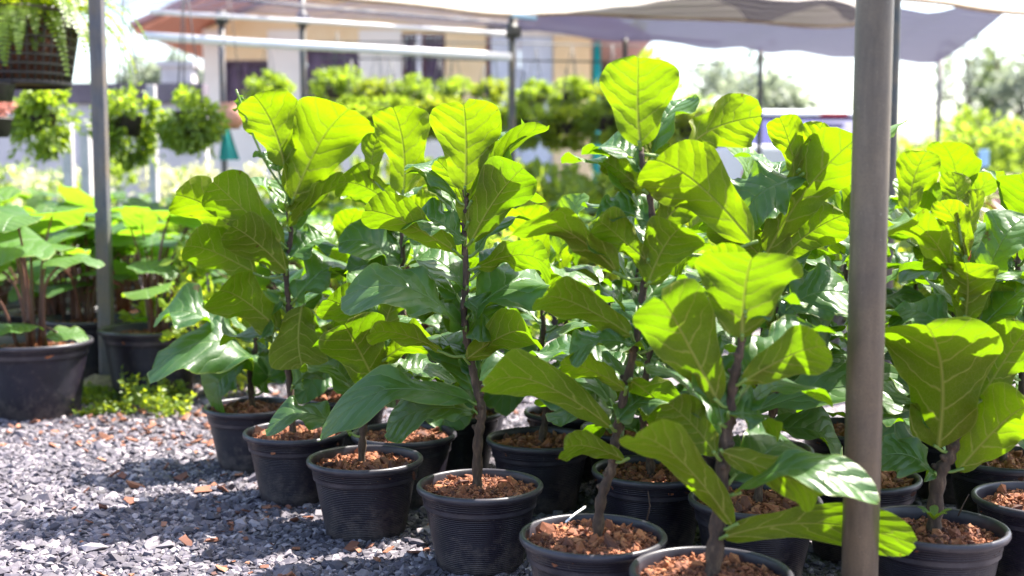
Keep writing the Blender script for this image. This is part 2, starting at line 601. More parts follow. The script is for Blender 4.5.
M['wallgrey'] = simple('wall_render', (0.44, 0.41, 0.44), (0.58, 0.54, 0.56), 3, 0.9)
M['walldark'] = simple('wall_coping', (0.10, 0.08, 0.10), (0.17, 0.14, 0.17), 5, 0.9)
M['concrete'] = simple('concrete', (0.40, 0.37, 0.38), (0.55, 0.51, 0.51), 8, 0.9)
M['carpaint'] = simple('white_car_paint', (0.74, 0.75, 0.78), (0.78, 0.79, 0.82), 2, 0.25, 0.0)
M['carglass'] = simple('dark_car_glass', (0.02, 0.025, 0.13), (0.03, 0.04, 0.18), 3, 0.15, 0.0)
M['carglass'].node_tree.nodes['Principled BSDF'].inputs['Specular IOR Level'].default_value = 0.15
M['tyre'] = simple('tyre', (0.02, 0.02, 0.02), (0.035, 0.035, 0.035), 20, 0.9)
M['alloy'] = simple('wheel_alloy', (0.4, 0.4, 0.42), (0.5, 0.5, 0.52), 20, 0.35, 0.0, 0.001, 0.8)
M['lamp_red'] = simple('red_lens', (0.45, 0.02, 0.015), (0.55, 0.04, 0.03), 10, 0.2, 0.0)
M['coir'] = simple('coir', (0.09, 0.03, 0.018), (0.22, 0.085, 0.05), 40, 0.95, 0.9, 0.01)
M['basket'] = simple('basket_plastic', (0.02, 0.014, 0.017), (0.05, 0.035, 0.04), 20, 0.5)
M['pinkpot'] = simple('salmon_pot', (0.62, 0.26, 0.17), (0.70, 0.33, 0.22), 10, 0.6)
M['bluepaint'] = simple('pale_blue_paint', (0.25, 0.45, 0.68), (0.32, 0.52, 0.75), 8, 0.5)
M['bud'] = simple('bud_red', (0.28, 0.03, 0.02), (0.38, 0.07, 0.03), 40, 0.5)
m_glass_bits = None

# ------------------------------------------------------------------ ground
g = MB()
xs = [-400, -60, -14, -6, 6, 14, 60, 400]
ys = [-30, -4, 2, 7, 14, 30, 90, 600]
vs = [(x, y, 0) for y in ys for x in xs]
fs = [(j * 8 + i, j * 8 + i + 1, (j + 1) * 8 + i + 1, (j + 1) * 8 + i) for j in range(7) for i in range(7)]
g.add(vs, fs)
tag(g.build('ground', M['ground']), kind='structure')

# ------------------------------------------------------------------ stones (numpy)
ico = bmesh.new()
bmesh.ops.create_icosphere(ico, subdivisions=1, radius=1)
ICOV = np.array([v.co[:] for v in ico.verts])
ICOF = np.array([[v.index for v in f.verts] for f in ico.faces])
ico.free()


def scatter(name, mat, pts, size, flat, seed, smooth=False, elong=1.5, zoff=0.25, box=False):
    rng = np.random.default_rng(seed)
    n = len(pts)
    if box:
        base = np.array([(x, y, z) for x in (-1, 1) for y in (-1, 1) for z in (-1, 1)], float)
        bf = np.array([(0, 1, 3), (0, 3, 2), (4, 6, 7), (4, 7, 5), (0, 4, 5), (0, 5, 1), (2, 3, 7), (2, 7, 6), (0, 2, 6), (0, 6, 4), (1, 5, 7), (1, 7, 3)])
        jit = 0.35
    else:
        base, bf, jit = ICOV, ICOF, 0.26
    k = len(base)
    vv = base[None] + rng.normal(0, jit, (n, k, 3)) * 0.8
    s = rng.lognormal(math.log(size), 0.38, n)
    sc = np.stack([s * rng.uniform(.8, elong, n), s * rng.uniform(.7, 1.1, n), s * rng.uniform(flat * .7, flat * 1.4, n)], 1)
    vv = vv * sc[:, None, :]
    a, bb, c = rng.uniform(0, 2 * PI, n), rng.normal(0, 0.35, n), rng.normal(0, 0.35, n)
    ca, sa, cb, sb, cc, sc2 = np.cos(a), np.sin(a), np.cos(bb), np.sin(bb), np.cos(c), np.sin(c)
    x, y, z = vv[..., 0], vv[..., 1], vv[..., 2]
    y, z = y * cb[:, None] - z * sb[:, None], y * sb[:, None] + z * cb[:, None]
    x, z = x * cc[:, None] + z * sc2[:, None], -x * sc2[:, None] + z * cc[:, None]
    x, y = x * ca[:, None] - y * sa[:, None], x * sa[:, None] + y * ca[:, None]
    P = np.stack([x, y, z], -1) + pts[:, None, :]
    P[..., 2] += (s * flat * zoff)[:, None] + rng.uniform(0, .35, n)[:, None] * s[:, None]
    me = bpy.data.meshes.new(name)
    me.vertices.add(n * k)
    me.vertices.foreach_set('co', P.reshape(-1).astype(np.float32))
    F = (bf[None] + (np.arange(n) * k)[:, None, None]).reshape(-1, 3)
    me.loops.add(F.size)
    me.loops.foreach_set('vertex_index', F.reshape(-1).astype(np.int32))
    me.polygons.add(len(F))
    me.polygons.foreach_set('loop_start', np.arange(0, F.size, 3, dtype=np.int32))
    me.polygons.foreach_set('loop_total', np.full(len(F), 3, dtype=np.int32))
    me.polygons.foreach_set('use_smooth', np.full(len(F), smooth, dtype=bool))
    me.materials.append(mat)
    me.update(calc_edges=True)
    me.validate()
    o = bpy.data.objects.new(name, me)
    col.objects.link(o)
    return o


rng = np.random.default_rng(5)


def cone_pts(n, d0, d1, px0, px1, seed, power=1.0):
    r = np.random.default_rng(seed)
    d = d0 + (d1 - d0) * r.uniform(0, 1, n) ** power
    px = r.uniform(px0, px1, n)
    return np.stack([(px - 512) / FPX * d, d, np.zeros(n)], 1)


pts = np.concatenate([cone_pts(36000, 2.45, 4.0, -60, 560, 1), cone_pts(24000, 3.9, 6.0, -60, 620, 2), cone_pts(8000, 2.3, 4.6, 540, 1080, 3)])
POTXY = [(at_z(c_[0], c_[1], 0.2).x, at_z(c_[0], c_[1], 0.2).y) for c_ in
         [(251, 405), (297, 430), (365, 457), (480, 483), (593, 533), (711, 570), (934, 524), (755, 497), (404, 432), (1042, 497), (858, 474), (757, 447), (852, 427),
          (955, 428), (1004, 456), (540, 437), (572, 410), (632, 427), (652, 468), (455, 410), (468, 391), (690, 410), (910, 412), (345, 395)]]


def clear_of_pots(P, rad):
    keep = np.ones(len(P), bool)
    for x_, y_ in POTXY:
        keep &= (P[:, 0] - x_) ** 2 + (P[:, 1] - y_) ** 2 > rad ** 2
    return P[keep]


pts = clear_of_pots(pts, .098)
tag(scatter('gravel', M['stone'], pts, 0.0072, 0.55, 7), 'loose grey crushed gravel strewn over the nursery ground', 'gravel', kind='stuff')
lit = np.concatenate([cone_pts(130, 2.6, 4.6, 60, 460, 11), cone_pts(80, 3.0, 4.0, 190, 420, 12), cone_pts(200, 4.0, 4.7, -20, 240, 14), cone_pts(160, 4.2, 5.4, 190, 520, 15)])
lit = clear_of_pots(lit, .135)
lit[:, 2] = 0.012
tag(scatter('bark_litter', M['litter'], lit, 0.0062, 0.25, 9, elong=1.9, box=True), 'rust coloured bark chips and dead leaf scraps spilt on the gravel', 'litter', kind='stuff')

# ------------------------------------------------------------------ leaf builder
PV = np.array([0, .03, .09, .18, .28, .40, .52, .64, .75, .84, .91, .96, .985, 1.0])
PW = np.array([.06, .22, .38, .50, .58, .68, .82, .95, 1.0, .98, .88, .68, .46, .12])
PW2 = np.array([.06, .26, .46, .56, .57, .62, .76, .92, 1.0, 1.0, .93, .76, .54, .16])
PW3 = np.array([.06, .22, .42, .60, .74, .88, .97, 1.0, .96, .84, .66, .46, .30, .06])
TV = np.array([0, .02, .08, .18, .32, .48, .62, .75, .86, .94, .98, 1.0])
TW = np.array([.45, .63, .85, .98, 1.0, .98, .91, .79, .61, .40, .22, .05])


def leaf(mb, B, T, W, N, bend=0.08, fold=0.15, wave=0.06, rnd=None, mat=0, nu=10, nv=18, age=0.0, prof=(PV, PW), curl=0.0, notch=0.03):
    rnd = rnd or random
    if prof[1] is PW:
        prof = (PV, rnd.choice((PW, PW, PW2, PW2, PW3)))
    tipb = rnd.uniform(-.05, .05)
    ew1, ew2 = rnd.uniform(3.2, 5.5), rnd.uniform(3.2, 5.5)
    B, T = V(B), V(T)
    A = T - B
    L = A.length
    A.normalize()
    Nn = N - A * N.dot(A)
    if Nn.length < 1e-5:
        Nn = V((0, 0, 1)) - A * A.z
    Nn.normalize()
    S = A.cross(Nn)
    p1, p2 = rnd.uniform(0, 6.28), rnd.uniform(0, 6.28)
    nw1, nw2 = rnd.uniform(1.6, 2.6), rnd.uniform(1.6, 2.6)
    al, ar = rnd.uniform(.9, 1.08), rnd.uniform(.9, 1.08)
    tw = rnd.uniform(-.25, .25)
    sway = rnd.uniform(-.05, .05)
    cl, cr = rnd.uniform(-.5, 1.0), rnd.uniform(-.5, 1.0)
    vs, uvs, rim = [], [], []
    for i in range(nv + 1):
        tt = i / nv
        v = 0.55 * tt + 0.45 * (0.5 - 0.5 * math.cos(PI * tt))
        hw0 = W / 2 * float(np.interp(v, prof[0], prof[1]))
        cx = sway * L * math.sin(PI * v)
        zc = bend * L * 4 * v * (1 - v) - curl * L * max(0, v - .55) ** 2 * 2.2
        ang = tw * (v - .5)
        for j in range(nu + 1):
            u = -1 + 2 * j / nu
            hw = hw0 * (al if u < 0 else ar) * (1 + .04 * math.sin(9 * v * (1.2 if u < 0 else 1) + p1))
            x = u * hw
            au = abs(u)
            ph = p1 if u < 0 else p2
            nw = nw1 if u < 0 else nw2
            z = fold * hw * au ** 1.4 + wave * W * au ** 2.2 * math.sin(2 * PI * nw * v + ph) * min(1, hw0 / (W * .25))
            z -= curl * .35 * hw * (cl if u < 0 else cr) * au ** 3
            z += wave * .38 * W * au ** 3 * math.sin(2 * PI * (ew1 if u < 0 else ew2) * v + ph * 2) * min(1, hw0 / (W * .25))
            z += 0.012 * W * math.sin(2 * PI * (v * 8 - au * 2.4)) * au * (1 - au)
            y = v * L + tipb * u * L * max(0, v - .6) - notch * L * (1 - au) * max(0, v - .9) * 10 * .5
            x2, z2 = x * math.cos(ang) - z * math.sin(ang), x * math.sin(ang) + z * math.cos(ang)
            vs.append(B + A * y + S * (x2 + cx) + Nn * (z2 + zc))
            uvs.append((x / W, v))
            rim.append(1.0 if j in (0, nu) or i == nv else 0.0)
    k = nu + 1
    fs = [(i * k + j, i * k + j + 1, (i + 1) * k + j + 1, (i + 1) * k + j) for i in range(nv) for j in range(nu)]
    mb.add(vs, fs, mat, uvs, age, rim)


def catmull(pts, n=6):
    pts = [V(p) for p in pts]
    P = [pts[0] * 2 - pts[1]] + pts + [pts[-1] * 2 - pts[-2]]
    out = []
    for i in range(1, len(P) - 2):
        for k in range(n):
            t_ = k / n
            a, b_, c_, d_ = P[i - 1], P[i], P[i + 1], P[i + 2]
            out.append(0.5 * ((2 * b_) + (c_ - a) * t_ + (2 * a - 5 * b_ + 4 * c_ - d_) * t_ ** 2 + (3 * b_ - a - 3 * c_ + d_) * t_ ** 3))
    out.append(pts[-1])
    return out


# ------------------------------------------------------------------ pots
POT_PROF = [(0.0, 0.0), (0.096, 0.0), (0.1005, 0.004), (0.106, 0.03), (0.113, 0.066), (0.120, 0.102), (0.1265, 0.138), (0.130, 0.157),
            (0.1335, 0.159), (0.1350, 0.163), (0.1362, 0.176), (0.1385, 0.179), (0.1395, 0.1815)]
RIM_PROF = [(0.1385, 0.1805), (0.1415, 0.1815), (0.1472, 0.185), (0.1495, 0.190), (0.1492, 0.1955), (0.1465, 0.1995), (0.1425, 0.2005),
            (0.1385, 0.1985), (0.1365, 0.194), (0.1350, 0.180), (0.1330, 0.150)]
pm = MB(); pm.lathe(POT_PROF, 56); POT_ME = pm.mesh('pot', M['pot'])
pm = MB(); pm.lathe(RIM_PROF, 64); RIM_ME = pm.mesh('rim', M['rim'])


def mulch_mesh(seed, r=0.134, z=0.172, n=2100):
    rn = random.Random(seed)
    mb = MB()
    rings = 7
    vs, fs = [], []
    for i in range(rings + 1):
        for k in range(28):
            a = 2 * PI * k / 28
            rr = r * i / rings
            h = z + 0.012 * (1 - (i / rings) ** 2) + rn.uniform(-.004, .004)
            vs.append((rr * math.cos(a), rr * math.sin(a), h))
    for i in range(rings):
        for k in range(28):
            k2 = (k + 1) % 28
            fs.append((i * 28 + k, i * 28 + k2, (i + 1) * 28 + k2, (i + 1) * 28 + k))
    mb.add(vs, fs)
    for q in range(n):
        rr = r * .97 * math.sqrt(rn.random())
        a = rn.uniform(0, 2 * PI)
        h = z + 0.012 * (1 - (rr / r) ** 2) + rn.uniform(-.002, .010) + .006 * noise.noise(V((rr * math.cos(a) * 22, rr * math.sin(a) * 22, seed)))
        rot = (Quaternion((rn.gauss(0, 1), rn.gauss(0, 1), rn.gauss(0, 1), rn.gauss(0, 1))).normalized()).to_matrix()
        c_ = V((rr * math.cos(a), rr * math.sin(a), h))
        kind = rn.random()
        if kind < .30:      # fibres
            L = rn.uniform(.010, .028)
            d_ = V((rn.gauss(0, 1), rn.gauss(0, 1), rn.gauss(0, .35))).normalized()
            mid = c_ + V((rn.uniform(-.003, .003), rn.uniform(-.003, .003), rn.uniform(0, .004)))
            mb.tube([c_ - d_ * L * .5, mid, c_ + d_ * L * .5], rn.uniform(.0005, .0011), 4)
            continue
        s = .0035 * rn.lognormvariate(0, .55) if kind < .975 else rn.uniform(.008, .013)
        ax, ay, az = s * rn.uniform(.8, 1.9), s * rn.uniform(.6, 1.1), s * rn.uniform(.35, .9)
        vv = [c_ + rot @ V((x * ax * (1 + rn.uniform(-.35, .35)), y * ay * (1 + rn.uniform(-.35, .35)), zz * az * (1 + rn.uniform(-.35, .35)))) for x, y, zz in ICOV]
        mb.add(vv, [tuple(f) for f in ICOF.tolist()])
    return mb.mesh('bark_mulch', M['mulch'], smooth=False)


MULCH = [mulch_mesh(100 + i, z=.172 - .004 * (i % 3)) for i in range(5)]


def link(name, me, parent, rz=0.0, sc=1.0):
    o = bpy.data.objects.new(name, me)
    col.objects.link(o)
    o.parent = parent
    o.rotation_euler = (0, 0, rz)
    o.scale = (sc, sc, sc)
    return o


# ------------------------------------------------------------------ figs
# key: (rim centre in the photograph, trunk pixels, label)
FIGS = {
    'A': dict(c=(251, 405), tr=[(253, 396), (250, 372), (256, 345), (252, 318)], top=.44,
              label='short fig in the pot nearest the weedy post, its left leaf drooping and silvery'),
    'B': dict(c=(296, 430), tr=[(293, 414), (290, 385), (287, 350), (289, 310), (286, 270), (291, 235), (288, 212), (291, 200)],
              label='tall fig in the second front pot, twin upright lime leaves at its top'),
    'C': dict(c=(365, 457), tr=[(361, 446), (364, 425), (374, 395), (378, 372), (381, 345), (386, 322)],
              label='pale thin-trunked fig in the third front pot under one broad olive leaf'),
    'D': dict(c=(480, 483), tr=[(477, 472), (478, 440), (482, 412), (476, 385), (470, 355), (464, 315), (466, 275), (464, 235), (467, 205), (464, 190)],
              label='tall straight fig in the fourth front pot, a square notched lime leaf on top'),
    'E': dict(c=(593, 533), tr=[(597, 523), (601, 500), (612, 466), (617, 430), (624, 395), (637, 335), (644, 285), (652, 240), (651, 205), (643, 165), (641, 148)],
              label='fig in the pot of sunlit mulch, its lime leaf reaching highest of all'),
    'F': dict(c=(711, 570), tr=[(712, 548), (718, 520), (722, 475), (728, 425), (733, 385), (741, 345), (746, 310)],
              label='fig in the pot cut by the lower edge, large olive leaves above'),
    'G': dict(c=(934, 524), tr=[(934, 516), (938, 480), (951, 452), (957, 420), (963, 370), (966, 318), (968, 280), (966, 258)],
              label='fig right of the thick brown post with one huge leaf and a red bud'),
    'K': dict(c=(755, 497), tr=[(757, 490), (765, 440), (776, 400), (782, 350), (778, 290), (783, 240), (786, 205), (792, 175)],
              label='fig left of the thick brown post with twin lime leaves at its top'),
    'T': dict(c=(404, 432), tr=[(402, 425), (398, 380), (405, 330), (400, 290), (403, 255), (401, 220), (403, 200)],
              label='half hidden second-row fig, one oval lime leaf standing at its top'),
    'H': dict(c=(1042, 497), tr=[(1042, 490), (1030, 440), (1022, 380), (1028, 320), (1018, 270), (1020, 250)],
              label='fig in the pot cut off by the right edge of the photo'),
}
BACK = [  # rim centre, height of plant, label
    ('J', (858, 474), 1.00, 'fig standing straight behind the thick brown post'),
    ('L', (757, 447), 0.98, 'third-row fig, its pot rim seen under the silver leaf beside the brown post'),
    ('N', (852, 427), 1.00, 'far fig whose small pot rim peeps out right behind the brown post'),
    ('O', (955, 428), 0.98, 'fig in the second row between the huge leaf and the right edge'),
    ('I', (1004, 456), 0.94, 'fig in the dark pot behind the one cut by the right edge'),
    ('P', (540, 437), 0.84, 'fig in the broad dark pot between the two tall front figs'),
    ('Q', (572, 410), 0.80, 'far fig in a pot with sunlit gravel just left of it'),
    ('R', (632, 427), 0.86, 'fig in the pot behind the trunk of the highest fig'),
    ('S', (652, 468), 0.78, 'fig in the big black pot right of the trunk over sunlit mulch'),
    ('U', (455, 410), 0.80, 'fig in the pot showing just left of the straight dark trunk'),
    ('W', (468, 391), 0.80, 'farthest fig in the column behind the straight trunk'),
    ('X', (690, 410), 0.92, 'back-row fig hidden behind the crown of the highest fig'),
    ('Y', (910, 412), 0.95, 'back-row fig with crown seen right above the brown post pots'),
    ('Z', (345, 395), 0.80, 'back-row fig behind the pale thin trunk'),
]
# hero leaves: plant, base px, tip px, apparent width px, side seen (u = underside, t = top), roll, dt (tip nearer -), bend, fold, age, curl
H = [
    # A
    ('A', (268, 376), (166, 342), 62, 't', 40, -.16, .16, .05, .0, .3), ('A', (240, 338), (160, 306), 34, 't', 40, -.02, .12, .2, .0, .2),
    ('A', (262, 392), (292, 350), 40, 't', 30, .05, .1, .1, .0, .1), ('A', (255, 360), (205, 398), 40, 't', 35, -.06, .12, .1, .0, .2),
    ('A', (250, 330), (262, 288), 36, 'u', 20, .02, .1, .1, .2, .1),
    # B
    ('B', (285, 166), (257, 94), 58, 'u', 15, -.03, .05, .10, .9, .1), ('B', (293, 200), (344, 104), 70, 'u', 15, -.02, .06, .10, .8, .1),
    ('B', (287, 205), (283, 140), 16, 't', 60, .04, .04, .3, .1, .0), ('B', (242, 238), (177, 192), 44, 'u', 25, -.05, .1, .15, .6, .2),
    ('B', (283, 245), (212, 180), 46, 'u', 10, -.08, .08, .1, .2, .1), ('B', (256, 274), (187, 240), 44, 'u', 25, -.06, .12, .1, .4, .2),
    ('B', (287, 272), (231, 224), 46, 'u', 10, -.10, .08, .1, .1, .1), ('B', (279, 172), (262, 152), 22, 't', 30, .02, .08, .1, .2, .0),
    ('B', (288, 228), (350, 180), 16, 'u', 55, .00, .06, .2, .5, .0), ('B', (279, 330), (216, 283), 52, 'u', 10, -.10, .10, .1, .2, .2),
    ('B', (302, 306), (302, 371), 58, 'u', 5, -.10, .05, .1, .1, .1), ('B', (292, 388), (336, 356), 36, 't', 35, .0, .1, .2, .1, .1),
    ('B', (295, 300), (345, 255), 44, 't', 30, .05, .1, .1, .2, .2), ('B', (290, 215), (322, 170), 40, 'u', 20, .06, .1, .1, .4, .1),
    ('B', (238, 95), (240, 108), 14, 't', 20, .03, .1, .1, .2, .0), ('B', (288, 260), (325, 235), 36, 't', 35, .06, .1, .1, .1, .2),
    ('B', (282, 300), (258, 330), 40, 't', 35, .06, .1, .1, .1, .2),
    # C
    ('C', (378, 388), (343, 322), 68, 'u', 5, -.08, .07, .06, .15, .1), ('C', (352, 434), (272, 413), 26, 't', 40, -.06, .12, .1, .1, .2),
    ('C', (380, 340), (326, 297), 46, 'u', 15, -.05, .1, .1, .2, .1), ('C', (384, 360), (432, 335), 34, 'u', 35, -.04, .12, .15, .5, .1),
    ('C', (381, 330), (352, 270), 36, 't', 30, .06, .1, .1, .2, .1), ('C', (385, 325), (408, 276), 36, 'u', 25, .03, .1, .1, .5, .1),
    ('C', (384, 375), (440, 372), 30, 't', 40, .06, .1, .1, .2, .1),
    # T
    ('T', (403, 194), (394, 106), 54, 'u', 10, -.03, .05, .10, 1.0, .1), ('T', (372, 178), (378, 134), 26, 'u', 20, .0, .05, .1, .8, .0),
    ('T', (400, 212), (342, 176), 36, 'u', 30, -.03, .1, .2, .4, .1), ('T', (404, 226), (437, 196), 32, 'u', 30, .0, .1, .2, .8, .1),
    ('T', (402, 262), (345, 232), 38, 't', 35, -.05, .1, .1, .1, .3), ('T', (402, 275), (350, 262), 36, 't', 40, -.05, .1, .1, .1, .3),
    ('T', (404, 240), (440, 256), 34, 't', 40, -.02, .1, .1, .2, .2),
    # D
    ('D', (465, 190), (464, 100), 66, 'u', 8, -.03, .05, .10, 1.0, .0), ('D', (470, 204), (539, 120), 22, 'u', 50, .02, .06, .2, .5, .0),
    ('D', (471, 242), (523, 165), 50, 'u', 10, -.06, .06, .12, .1, .1), ('D', (500, 190), (516, 122), 34, 't', 30, .08, .1, .1, .2, .1),
    ('D', (456, 252), (366, 203), 40, 'u', 30, -.05, .12, .12, .4, .1), ('D', (465, 242), (410, 212), 32, 't', 40, .02, .12, .1, .1, .3),
    ('D', (476, 268), (552, 262), 30, 'u', 40, -.06, .22, .05, .3, .1), ('D', (463, 328), (358, 275), 38, 't', 40, -.10, .14, .05, .1, .4),
    ('D', (442, 352), (369, 331), 26, 'u', 45, -.10, .14, .1, .7, .1), ('D', (466, 360), (540, 326), 46, 'u', 20, -.10, .14, .1, .25, .4),
    ('D', (472, 402), (320, 408), 34, 't', 35, -.10, .14, .05, .1, .2), ('D', (476, 412), (384, 424), 34, 't', 30, -.04, .12, .05, .1, .2),
    ('D', (467, 318), (556, 270), 48, 't', 40, .10, .12, .05, .2, .3), ('D', (466, 290), (410, 250), 42, 't', 35, .06, .1, .1, .2, .2),
    ('D', (467, 225), (440, 160), 30, 'u', 25, .04, .08, .1, .7, .0), ('D', (466, 300), (500, 340), 40, 't', 35, .02, .12, .1, .1, .3),
    ('D', (466, 330), (420, 300), 40, 't', 35, .05, .12, .1, .1, .2),
    # E
    ('E', (640, 146), (640, 57), 70, 'u', 8, -.02, .05, .08, .75, .1), ('E', (752, 243), (652, 152), 66, 'u', 10, -.06, .10, .06, .8, .2),
    ('E', (688, 148), (757, 116), 50, 'u', 15, .05, .14, .06, .8, .2), ('E', (646, 192), (606, 160), 36, 'u', 20, .02, .1, .12, .6, .1),
    ('E', (642, 172), (598, 142), 28, 't', 35, .06, .14, .1, .1, .2), ('E', (652, 225), (595, 212), 30, 't', 40, .02, .12, .1, .1, .2),
    ('E', (648, 284), (682, 222), 58, 'u', 8, -.05, .06, .1, .4, .1), ('E', (648, 262), (598, 216), 40, 'u', 15, -.03, .1, .1, .5, .1),
    ('E', (618, 274), (512, 212), 36, 'u', 48, -.08, .14, .1, .4, .2), ('E', (632, 336), (539, 290), 42, 'u', 25, -.08, .14, .1, .35, .2),
    ('E', (648, 350), (570, 346), 26, 't', 45, -.02, .12, .1, .1, .2), ('E', (626, 390), (562, 360), 28, 'u', 40, .0, .12, .1, .5, .2),
    ('E', (612, 428), (476, 368), 44, 'u', 18, -.10, .10, .1, .3, .2), ('E', (625, 460), (560, 447), 30, 'u', 20, -.08, .14, .1, .25, .2),
    ('E', (652, 235), (700, 190), 44, 'u', 15, .02, .1, .1, .6, .1), ('E', (640, 310), (690, 270), 40, 't', 35, .08, .1, .1, .1, .2),
    ('E', (618, 420), (665, 390), 40, 't', 30, .06, .1, .1, .1, .2), ('E', (630, 380), (680, 430), 48, 'u', 20, .04, .1, .1, .1, .1),
    ('E', (644, 170), (662, 135), 26, 'u', 20, .03, .08, .1, .9, .0),
    # F
    ('F', (718, 402), (656, 284), 80, 'u', 6, -.07, .07, .08, .2, .1), ('F', (742, 338), (752, 250), 98, 'u', 10, -.06, .06, .14, .35, .1),
    ('F', (742, 382), (826, 340), 50, 'u', 15, -.05, .12, .08, .25, .2), ('F', (733, 526), (630, 424), 46, 'u', 20, -.12, .10, .10, .35, .2),
    ('F', (722, 452), (826, 496), 44, 'u', 12, -.13, .16, .08, .35, .2), ('F', (735, 494), (867, 476), 30, 't', 42, -.16, .14, .05, .1, .3),
    ('F', (724, 537), (904, 536), 42, 'u', 15, .02, .12, .08, .35, .2), ('F', (722, 425), (690, 355), 46, 't', 25, .05, .1, .1, .1, .1),
    ('F', (716, 455), (668, 402), 44, 'u', 15, .03, .1, .1, .15, .1), ('F', (745, 320), (790, 290), 36, 't', 35, .05, .1, .1, .1, .2),
    ('F', (745, 315), (715, 250), 42, 'u', 20, .04, .1, .1, .5, .1), ('F', (728, 415), (775, 420), 34, 't', 40, .05, .1, .1, .1, .2),
    # K
    ('K', (766, 254), (852, 138), 64, 'u', 10, -.05, .06, .08, .75, .1), ('K', (805, 176), (738, 208), 60, 't', 25, -.03, .12, .05, .2, .2),
    ('K', (797, 172), (780, 116), 34, 'u', 12, -.02, .06, .08, .95, .0), ('K', (800, 176), (822, 122), 42, 'u', 12, -.02, .06, .08, .95, .1),
    ('K', (790, 190), (840, 165), 30, 'u', 30, .03, .1, .1, .6, .1), ('K', (778, 318), (850, 285), 46, 't', 25, -.06, .12, .05, .1, .2),
    ('K', (756, 412), (924, 388), 44, 't', 30, -.08, .12, .03, .1, .3), ('K', (775, 270), (720, 215), 46, 'u', 15, .02, .1, .1, .3, .1),
    ('K', (782, 258), (838, 215), 46, 'u', 15, .02, .1, .1, .5, .1), ('K', (780, 300), (835, 345), 44, 't', 30, .04, .1, .1, .1, .2),
    ('K', (775, 345), (800, 300), 40, 'u', 25, .05, .1, .1, .2, .1), ('K', (768, 430), (846, 446), 34, 't', 40, -.04, .12, .1, .1, .2),
    # G
    ('G', (938, 448), (928, 312), 104, 'u', 8, -.10, .06, .12, .4, .1), ('G', (958, 470), (1032, 395), 64, 'u', 10, -.10, .10, .08, .5, .2),
    ('G', (936, 476), (879, 450), 32, 't', 35, -.04, .12, .1, .1, .2), ('G', (978, 402), (1030, 322), 56, 'u', 15, -.06, .08, .1, .2, .1),
    ('G', (965, 320), (966, 260), 54, 'u', 12, -.04, .08, .08, .5, .1), ('G', (908, 212), (924, 151), 40, 'u', 10, -.02, .06, .08, .95, .1),
    ('G', (958, 216), (954, 176), 26, 'u', 15, .05, .06, .08, .8, .1), ('G', (966, 260), (940, 200), 30, 'u', 20, -.02, .08, .1, 1.0, .1),
    ('G', (952, 272), (885, 210), 38, 'u', 42, -.08, .12, .08, .5, .3), ('G', (965, 262), (978, 190), 18, 'u', 45, .02, .06, .2, .9, .0),
    ('G', (985, 278), (1020, 212), 48, 't', 15, -.02, .08, .1, .1, .1), ('G', (960, 340), (900, 300), 40, 't', 35, .05, .1, .1, .1, .2),
    ('G', (965, 300), (1010, 262), 40, 't', 30, .04, .1, .1, .2, .2), ('G', (966, 275), (925, 250), 34, 'u', 25, .05, .1, .1, .5, .1),
    ('G', (972, 330), (1012, 300), 40, 'u', 25, .05, .1, .1, .3, .1),
    # H
    ('H', (1020, 260), (990, 215), 36, 'u', 25, .05, .1, .1, .6, .1), ('H', (1024, 330), (985, 290), 44, 't', 30, .02, .1, .1, .1, .2),
]

FIG_OBJ = {}


def fig_base(key, c, label):
    p = at_z(c[0], c[1], 0.2)
    root = empty('potted_fig', (p.x, p.y, 0.0))
    tag(root, label, 'potted plant', 'fiddle-leaf figs in black pots')
    rn = random.Random(hash_key(key))
    po = link('pot', POT_ME, root, rn.uniform(0, 6))
    link('rim', RIM_ME, po)
    link('bark_mulch', MULCH[rn.randrange(5)], root, rn.uniform(0, 6))
    return root, p


def hash_key(k):
    return sum((i + 3) * ord(ch) * 131 for i, ch in enumerate(k))


def trunk(root, pts, r0, r1, rn):
    path = catmull(pts, 7)
    n = len(path)
    rad = []
    for i in range(n):
        q = i / (n - 1)
        r = r0 + (r1 - r0) * q
        rad.append(r * (1 + .16 * math.sin(i * 2.1 + rn.random()) + rn.uniform(-.07, .07)))
    mb = MB()
    mb.tube(path, rad, 10)
    # leaf scars and stubs
    for i in range(3, n - 2, 3):
        a = i * 2.4
        d = V((math.cos(a), math.sin(a), .5)).normalized()
        mb.tube([path[i], path[i] + d * rad[i] * 1.0, path[i] + d * rad[i] * 1.55], [rad[i] * .7, rad[i] * .55, rad[i] * .25], 6)
    mb.build('trunk', M['fig_bark'], root)
    return path


def petiole(mb, path, B, N, rn):
    best = min(path, key=lambda p: (p - B).length + 0.6 * max(0, p.z - B.z + .01))
    mid = best.lerp(B, .55) + V((0, 0, -.12 * (B - best).length))
    mb.tube(catmull([best, mid, B, B + (B - mid).normalized() * .012], 3), .0036, 6, 1)


def fill_leaf(mb, path, q, az, L, el, rn, age=0.0):
    i = min(len(path) - 1, int(q * (len(path) - 1)))
    h = V((math.cos(az), math.sin(az), 0))
    up = V((0, 0, 1))
    dr = h * math.cos(el) + up * math.sin(el)
    B = path[i] + h * .03 + up * .012
    T = B + dr * L
    Nn = (-h * math.sin(el) + up * math.cos(el))
    side = h.cross(up)
    Nn = (Nn + side * rn.uniform(-.35, .35)).normalized()
    leaf(mb, B, T, L * rn.uniform(.60, .74), Nn, rn.uniform(.06, .16), rn.uniform(.02, .2), rn.uniform(.06, .13), rn, age=age, curl=rn.uniform(.0, .6))
    petiole(mb, path, B, Nn, rn)


